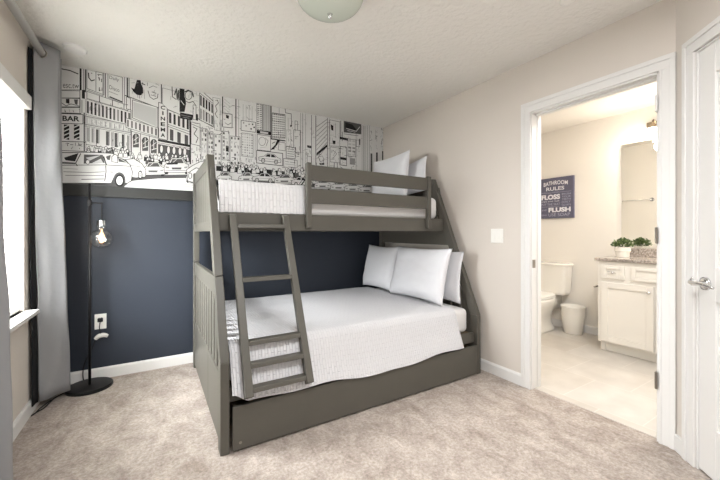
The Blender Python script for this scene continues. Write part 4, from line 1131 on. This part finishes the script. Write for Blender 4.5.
# the tile starts inside the doorway, the carpet butts against it
struct(m.build('floor_bathroom', M['tile']), 'pale grey rectangular bathroom floor tile', 'tile floor')
m = MB(); m.box(BX0, BX1 + 0.1, BY0 - 0.1, BY1 + 0.1, H, H + 0.1); struct(m.build('ceiling_bathroom', M['cream']), 'cream bathroom ceiling', 'ceiling')
m = MB(); m.box(BX1, BX1 + 0.1, BY0 - 0.1, BY1 + 0.1, 0.004, H); struct(m.build('wall_bathroom_back', M['cream']), 'cream bathroom wall with sign and mirror', 'wall')
m = MB(); m.box(BX0, BX1, BY1, BY1 + 0.1, 0.004, H); struct(m.build('wall_bathroom_left', M['cream']), 'cream bathroom side wall by the toilet', 'wall')
m = MB(); m.box(BX0, BX1, BY0 - 0.1, BY0, 0.004, H); struct(m.build('wall_bathroom_right', M['cream']), 'cream bathroom side wall by the vanity', 'wall')
m = MB(); bb_profile_x(m, 1.645, BY1, BX1, -1); struct(m.build('baseboard_bathroom', M['trim']), 'white baseboard behind the toilet', 'baseboard')

# ------------------------------------------------------------------ vanity
va = thing('vanity_cabinet', (3.76, 1.05, 0.004), 'white bathroom vanity cabinet with drawer fronts and panelled doors', 'vanity cabinet')
VX, VY0, VY1 = 3.76, 0.44, 1.637
m = MB(); m.box(VX, BX1 - 0.002, VY0, VY1, 0.095, 0.884); m.box(VX + 0.06, BX1 - 0.02, VY0, VY1 - 0.012, 0.004, 0.095); m.box(VX + 0.045, VX + 0.06, VY1 - 0.045, VY1 - 0.005, 0.004, 0.095)
m.build('body', M['cabinet'], va, bevel=0.003)
def front(y0, y1, z0, z1, name, knob=None, frame=0.05):
    m = MB(); x0 = VX - 0.019
    m.box(x0, VX, y0, y0 + frame, z0, z1); m.box(x0, VX, y1 - frame, y1, z0, z1); m.box(x0, VX, y0 + frame, y1 - frame, z0, z0 + frame); m.box(x0, VX, y0 + frame, y1 - frame, z1 - frame, z1)
    m.box(x0 + 0.010, VX, y0 + frame, y1 - frame, z0 + frame, z1 - frame)
    o = m.build(name, M['cabinet'], va, bevel=0.003)
    if knob:
        m = MB(); m.lathe([(0.006, 0), (0.005, -0.012), (0.014, -0.018), (0.015, -0.024), (0.009, -0.03), (0, -0.031)], (VX - 0.019 + (0.010 if name == 'drawer' else 0), knob[0], knob[1]), 16, 'X')
        if name == 'drawer': m.tube([(VX - 0.03, knob[0] - 0.035, knob[1] - 0.006), (VX - 0.034, knob[0], knob[1]), (VX - 0.03, knob[0] + 0.035, knob[1] + 0.006)], [0.004, 0.006, 0.004], 10)
        m.build('knob', M['chrome'], o, smooth=True)
front(1.412, 1.602, 0.722, 0.848, 'drawer', (1.507, 0.785), 0.034)
front(0.95, 1.358, 0.722, 0.848, 'drawer_front', None, 0.034)
front(0.50, 0.90, 0.722, 0.848, 'drawer', (0.70, 0.785), 0.034)
front(1.195, 1.602, 0.112, 0.685, 'door', (1.222, 0.63), 0.055)
front(0.78, 1.180, 0.112, 0.685, 'door', (1.15, 0.63), 0.055)
m = MB(); m.tube([(VX + 0.13, VY1, 0.625), (VX + 0.13, VY1 + 0.03, 0.625)], 0.012, 14); m.tube([(VX + 0.13, VY1 + 0.03, 0.625), (VX - 0.0, VY1 + 0.034, 0.622)], 0.007, 10)
tag(m.build('paper_holder', M['nickel'], va, smooth=True), 'metal paper holder arm')
ct = thing('countertop', (4.0, 1.05, 0.886), 'speckled granite countertop with backsplash on the vanity', 'countertop')
m = MB(); m.box(VX - 0.025, BX1 - 0.002, VY0 - 0.02, VY1 + 0.025, 0.886, 0.916); m.build('slab', M['granite'], ct, bevel=0.006)
m = MB(); m.box(BX1 - 0.022, BX1 - 0.002, VY0 - 0.02, 1.56, 0.916, 1.00); m.build('backsplash', M['granite'], ct, bevel=0.003)
mi = thing('wall_mirror', (BX1, 1.0, 1.0), 'tall frameless mirror on the bathroom wall above the vanity', 'mirror')
m = MB(); m.box(BX1 - 0.008, BX1 - 0.001, 0.46, 1.637, 1.004, 2.10); m.build('glass', M['mirror'], mi)
for y in (0.7, 1.4):
    m = MB(); m.box(BX1 - 0.012, BX1 - 0.001, y - 0.02, y + 0.02, 2.092, 2.112); m.build('clip', M['nickel'], mi)
# vanity light bar with three bells
vl = thing('vanity_light', (BX1, 1.05, 2.2), 'bathroom wall light with lit glass bells above the mirror', 'wall light')
m = MB(); m.box(BX1 - 0.025, BX1 - 0.001, 0.72, 1.42, 2.225, 2.275); m.build('back_plate', M['shade_metal'], vl, bevel=0.006)
for y in (0.80, 1.07, 1.345):
    m = MB(); m.tube(catmull([(BX1 - 0.02, y, 2.25), (BX1 - 0.07, y, 2.275), (BX1 - 0.10, y, 2.25), (BX1 - 0.10, y, 2.225)], 5), 0.008, 10)
    m.lathe([(0, 0.03), (0.016, 0.028), (0.022, 0.012), (0.034, -0.012), (0, -0.012)], (BX1 - 0.10, y, 2.205), 20); a = m.build('arm', M['shade_metal'], vl, smooth=False)
    m = MB(); m.lathe([(0.030, 0), (0.036, -0.02), (0.047, -0.06), (0.058, -0.105), (0.052, -0.105), (0.03, -0.03), (0, -0.02)], (BX1 - 0.10, y, 2.196), 24); m.build('glass_bell', M['sconce_glow'], a, smooth=True)
# towel bar opposite (seen in the mirror)
tb = thing('towel_bar', (BX0, 2.3, 1.63), 'chrome towel bar reflected in the bathroom mirror', 'towel bar')
m = MB(); m.tube([(BX0 + 0.06, 1.94, 1.635), (BX0 + 0.06, 2.56, 1.635)], 0.008, 12); m.build('bar', M['chrome'], tb, smooth=True)
for y in (1.95, 2.55):
    m = MB(); m.tube([(BX0 - 0.002, y, 1.635), (BX0 + 0.008, y, 1.635)], 0.026, 20); m.tube([(BX0 + 0.008, y, 1.635), (BX0 + 0.066, y, 1.635)], 0.011, 12); m.build('bracket', M['chrome'], tb)

# potted plant
PX, PY, PZ = 4.06, 1.545, 0.9165
pl = thing('potted_plant', (PX, PY, PZ), 'small leafy green plant in a white pot on the granite countertop', 'potted plant')
m = MB(); m.lathe([(0, 0), (0.052, 0), (0.054, 0.004), (0.060, 0.055), (0.067, 0.058), (0.070, 0.10), (0.063, 0.10), (0.060, 0.085), (0, 0.085)], (PX, PY, PZ), 32); m.build('pot', M['ceramic'], pl, smooth=False)
m = MB(); m.lathe([(0, 0.09), (0.060, 0.086), (0, 0.084)], (PX, PY, PZ), 20); m.build('soil', M['soil'], pl)
m = MB()
for _ in range(330):
    a = random.uniform(0, 6.28); e = random.uniform(0.05, 1.5); rr = random.uniform(0.5, 1.0)
    c = Vector((PX + 0.105 * rr * math.cos(a) * math.cos(e), PY + 0.105 * rr * math.sin(a) * math.cos(e), PZ + 0.105 + 0.085 * rr * math.sin(e)))
    d = (c - Vector((PX, PY, PZ + 0.07))).normalized() + Vector((random.uniform(-.5, .5), random.uniform(-.5, .5), random.uniform(-.3, .4))); d.normalize()
    s_ = d.cross(Vector((random.uniform(-1, 1), random.uniform(-1, 1), 1))).normalized(); nn = d.cross(s_)
    L_ = random.uniform(0.018, 0.03); w = L_ * 0.36
    m.add([c - d * L_ * 0.5, c - d * L_ * 0.1 + s_ * w + nn * 0.003, c + d * L_ * 0.5, c - d * L_ * 0.1 - s_ * w + nn * 0.003, c - nn * 0.002], [(0, 1, 4), (1, 2, 4), (2, 3, 4), (3, 0, 4)])
for k in range(14):
    a = k * 0.45; m.tube([(PX + 0.02 * math.cos(a), PY + 0.02 * math.sin(a), PZ + 0.08), (PX + 0.075 * math.cos(a), PY + 0.075 * math.sin(a), PZ + 0.13 + 0.02 * (k % 3))], 0.0016, 5)
fo = m.build('foliage', M['leaf'], pl); fo['kind'] = 'stuff'

# waste basket
WX, WY = 4.14, 2.06
wb = MB(); wb.lathe([(0, 0), (0.088, 0), (0.095, 0.006), (0.117, 0.20), (0.126, 0.305), (0.129, 0.312), (0.124, 0.314), (0.119, 0.30), (0.09, 0.012), (0, 0.012)], (WX, WY, 0.0045), 40)
tag(wb.build('waste_basket', M['ceramic'], origin=(WX, WY, 0.0045), smooth=True), 'white round waste basket on the tiles beside the toilet', 'waste basket')

# toilet
TY = 2.345
to = thing('toilet', (3.9, TY, 0.004), 'white ceramic toilet partly hidden by the door casing', 'toilet')
m = MB(); m.loft([(4.17, TY, 0.425, 0.088, 0.20, 6), (4.168, TY, 0.45, 0.095, 0.212, 6), (4.165, TY, 0.76, 0.105, 0.232, 7), (4.165, TY, 0.765, 0.105, 0.232, 7)], 40); m.build('tank', M['ceramic'], to, smooth=False, bevel=0.003)
m = MB(); m.loft([(4.165, TY, 0.765, 0.112, 0.240, 6), (4.165, TY, 0.785, 0.117, 0.246, 6), (4.165, TY, 0.797, 0.108, 0.236, 6)], 40); m.build('tank_lid', M['ceramic'], to, smooth=False, bevel=0.003)
m = MB(); m.loft([(3.90, TY, 0.004, 0.27, 0.115, 3), (3.90, TY, 0.03, 0.265, 0.112, 3), (3.89, TY, 0.10, 0.235, 0.098, 2.6), (3.87, TY, 0.20, 0.235, 0.12, 2.4), (3.85, TY, 0.30, 0.27, 0.165, 2.3), (3.84, TY, 0.375, 0.288, 0.186, 2.3), (3.84, TY, 0.40, 0.285, 0.184, 2.3)], 40)
m.box(4.0, 4.26, TY - 0.10, TY + 0.10, 0.25, 0.425); m.build('bowl', M['ceramic'], to, smooth=True)
m = MB(); m.loft([(3.835, TY, 0.402, 0.28, 0.185, 2.3), (3.835, TY, 0.418, 0.285, 0.188, 2.3), (3.835, TY, 0.424, 0.28, 0.184, 2.3)], 40); st = m.build('seat', M['plastic'], to, smooth=False)
m = MB(); m.loft([(3.84, TY, 0.427, 0.276, 0.182, 2.3), (3.84, TY, 0.438, 0.278, 0.184, 2.3), (3.84, TY, 0.446, 0.262, 0.17, 2.3)], 40); m.build('seat_lid', M['plastic'], to, smooth=False)
m = MB(); m.tube([(4.058, TY + 0.16, 0.70), (4.045, TY + 0.16, 0.70)], 0.012, 12); m.tube([(4.045, TY + 0.17, 0.70), (4.043, TY + 0.09, 0.695)], 0.006, 8); m.build('flush_handle', M['chrome'], to)

# bathroom sign
SX = BX1 - 0.026
sg = thing('wall_sign', (BX1, 2.33, 1.34), 'slate blue bathroom rules sign with white lettering on the cream wall', 'sign')
SY0, SY1, SZ0, SZ1 = 2.115, 2.525, 1.342, 1.848       # SY1 is the left edge as seen
m = MB(); m.box(SX, BX1 - 0.001, SY0, SY1, SZ0, SZ1); m.build('board', M['sign_blue'], sg, bevel=0.002)
lt = MB()
def sword(s, a0, a1, b0, b1, bold=0.0, arch=0.0, mi=0):
    vs, fs = text_polys(s, bold)
    W_, H_ = SY1 - SY0, SZ1 - SZ0
    pts = []
    for x, y in vs:
        a = a0 + (a1 - a0) * x; b = b0 + (b1 - b0) * (1 - y) - arch * (1 - (2 * x - 1) ** 2)
        pts.append((SX - 0.0012, SY1 - a * W_, SZ1 - b * H_))
    lt.add(pts, fs, mi)
def sline(a0, a1, b): lt.box(SX - 0.0012, SX - 0.0004, SY1 - a1 * (SY1 - SY0), SY1 - a0 * (SY1 - SY0), SZ1 - b * (SZ1 - SZ0) - 0.0015, SZ1 - b * (SZ1 - SZ0) + 0.0015, 1)
sword('BATHROOM', 0.12, 0.84, 0.105, 0.205, 0.02, 0.03); sword('RULES', 0.20, 0.74, 0.225, 0.315, 0.02); 
sword('WASH your HANDS', 0.05, 0.60, 0.345, 0.39, 0, mi=1); sline(0.62, 0.94, 0.365)
sword('FLOSS', 0.05, 0.62, 0.41, 0.535, 0.05)
for k, w_ in enumerate(('BRUSH', 'YOUR', 'TEETH', 'DAILY')): sword(w_, 0.67, 0.92, 0.40 + k * 0.064, 0.445 + k * 0.064, 0.0, mi=1)
sword('wipe your seat', 0.05, 0.60, 0.56, 0.60, 0.0, mi=0); sword('PUT THE SEAT', 0.05, 0.62, 0.625, 0.68, 0, mi=1); sword('DOWN', 0.67, 0.92, 0.66, 0.71, 0, mi=1); sline(0.05, 0.6, 0.71)
sword('and', 0.06, 0.2, 0.76, 0.81, 0.0, mi=1); sword('FLUSH', 0.27, 0.92, 0.735, 0.85, 0.05); sword('USE SOAP', 0.27, 0.90, 0.875, 0.95, 0.0, mi=1); sword('please', 0.06, 0.22, 0.89, 0.94, 0.0, mi=1)
lt.build('lettering', [M['sign_white'], M['sign_pale']], sg)

# ------------------------------------------------------------------ light
def area(name, loc, rot, sx, sy, power, col):
    l = bpy.data.lights.new(name, 'AREA'); l.shape = 'RECTANGLE'; l.size = sx; l.size_y = sy; l.energy = power; l.color = col
    o = bpy.data.objects.new(name, l); o.location = loc; o.rotation_euler = rot; COL.objects.link(o); return o
R90 = math.radians(90)
area('daylight_window', (XL - 0.35, 2.07, 1.45), (0, math.radians(-82), 0), 1.5, 1.6, 620, (0.97, 0.985, 1.0))
area('rear_window_fill', (0.35, REAR - 0.2, 1.35), (R90, 0, 0), 1.5, 1.6, 8, (1.0, 0.98, 0.95))  # fill lamp outside the added rear window
m = MB(); m.box(0.15, 1.15, -0.25, 0.65, H - 0.04, H)  # added panel, out of view; stands in for light bounced off the ceiling
tag(m.build('ceiling_light', M['trim'], origin=(0.65, 0.2, H), bevel=0.004), 'flat white panel added above the camera as fill light', 'ceiling light')
area('added_ceiling_fill', (0.65, 0.2, H - 0.045), (0, 0, 0), 0.94, 0.84, 54, (0.97, 0.985, 1.0))
m = MB(); m.lathe([(0, 0), (0.16, 0), (0.16, -0.03), (0.14, -0.05), (0, -0.055)], (2.86, 0.72, H), 36)  # added lamp, hidden from view, to lift the bathroom brightness
tag(m.build('ceiling_light', M['trim'], origin=(2.86, 0.72, H), smooth=False), 'round lamp added behind the door casing to brighten the bathroom', 'ceiling light')
area('added_bathroom_fill', (2.86, 0.72, H - 0.06), (0, math.radians(-8), 0), 0.28, 0.28, 24, (0.97, 0.98, 1.0))
def point(name, loc, power, col, r=0.04):
    l = bpy.data.lights.new(name, 'POINT'); l.energy = power; l.color = col; l.shadow_soft_size = r
    o = bpy.data.objects.new(name, l); o.location = loc; COL.objects.link(o); return o
for y in (0.80, 1.07, 1.345): point('vanity_bulb', (BX1 - 0.10, y, 2.04), 11, (1.0, 0.92, 0.82), 0.05)
point('lamp_bulb', (bx, LPY, 1.12), 0.6, (1.0, 0.7, 0.4), 0.02)

w = bpy.data.worlds.new('daylight'); scene.world = w; w.use_nodes = True
bg = w.node_tree.nodes['Background']; bg.inputs[0].default_value = (0.93, 0.96, 1.0, 1); bg.inputs[1].default_value = 1.0

# ------------------------------------------------------------------ camera
cam = bpy.data.cameras.new('camera'); cam.sensor_width = 36; cam.lens = 36 * 339 / 720; cam.clip_start = 0.02
cam.shift_y = -7 / 720
co = bpy.data.objects.new('camera', cam); co.location = (0, 0, EYE); co.rotation_euler = (R90, 0, math.radians(-31.4)); COL.objects.link(co)
scene.camera = co
for o in bpy.data.objects:
    if '_o' in o: del o['_o']
scene.view_settings.view_transform = 'Standard'
scene.view_settings.look = 'None'
scene.view_settings.exposure = 0.1
scene.view_settings.gamma = 1.0
scene.view_settings.use_curve_mapping = False
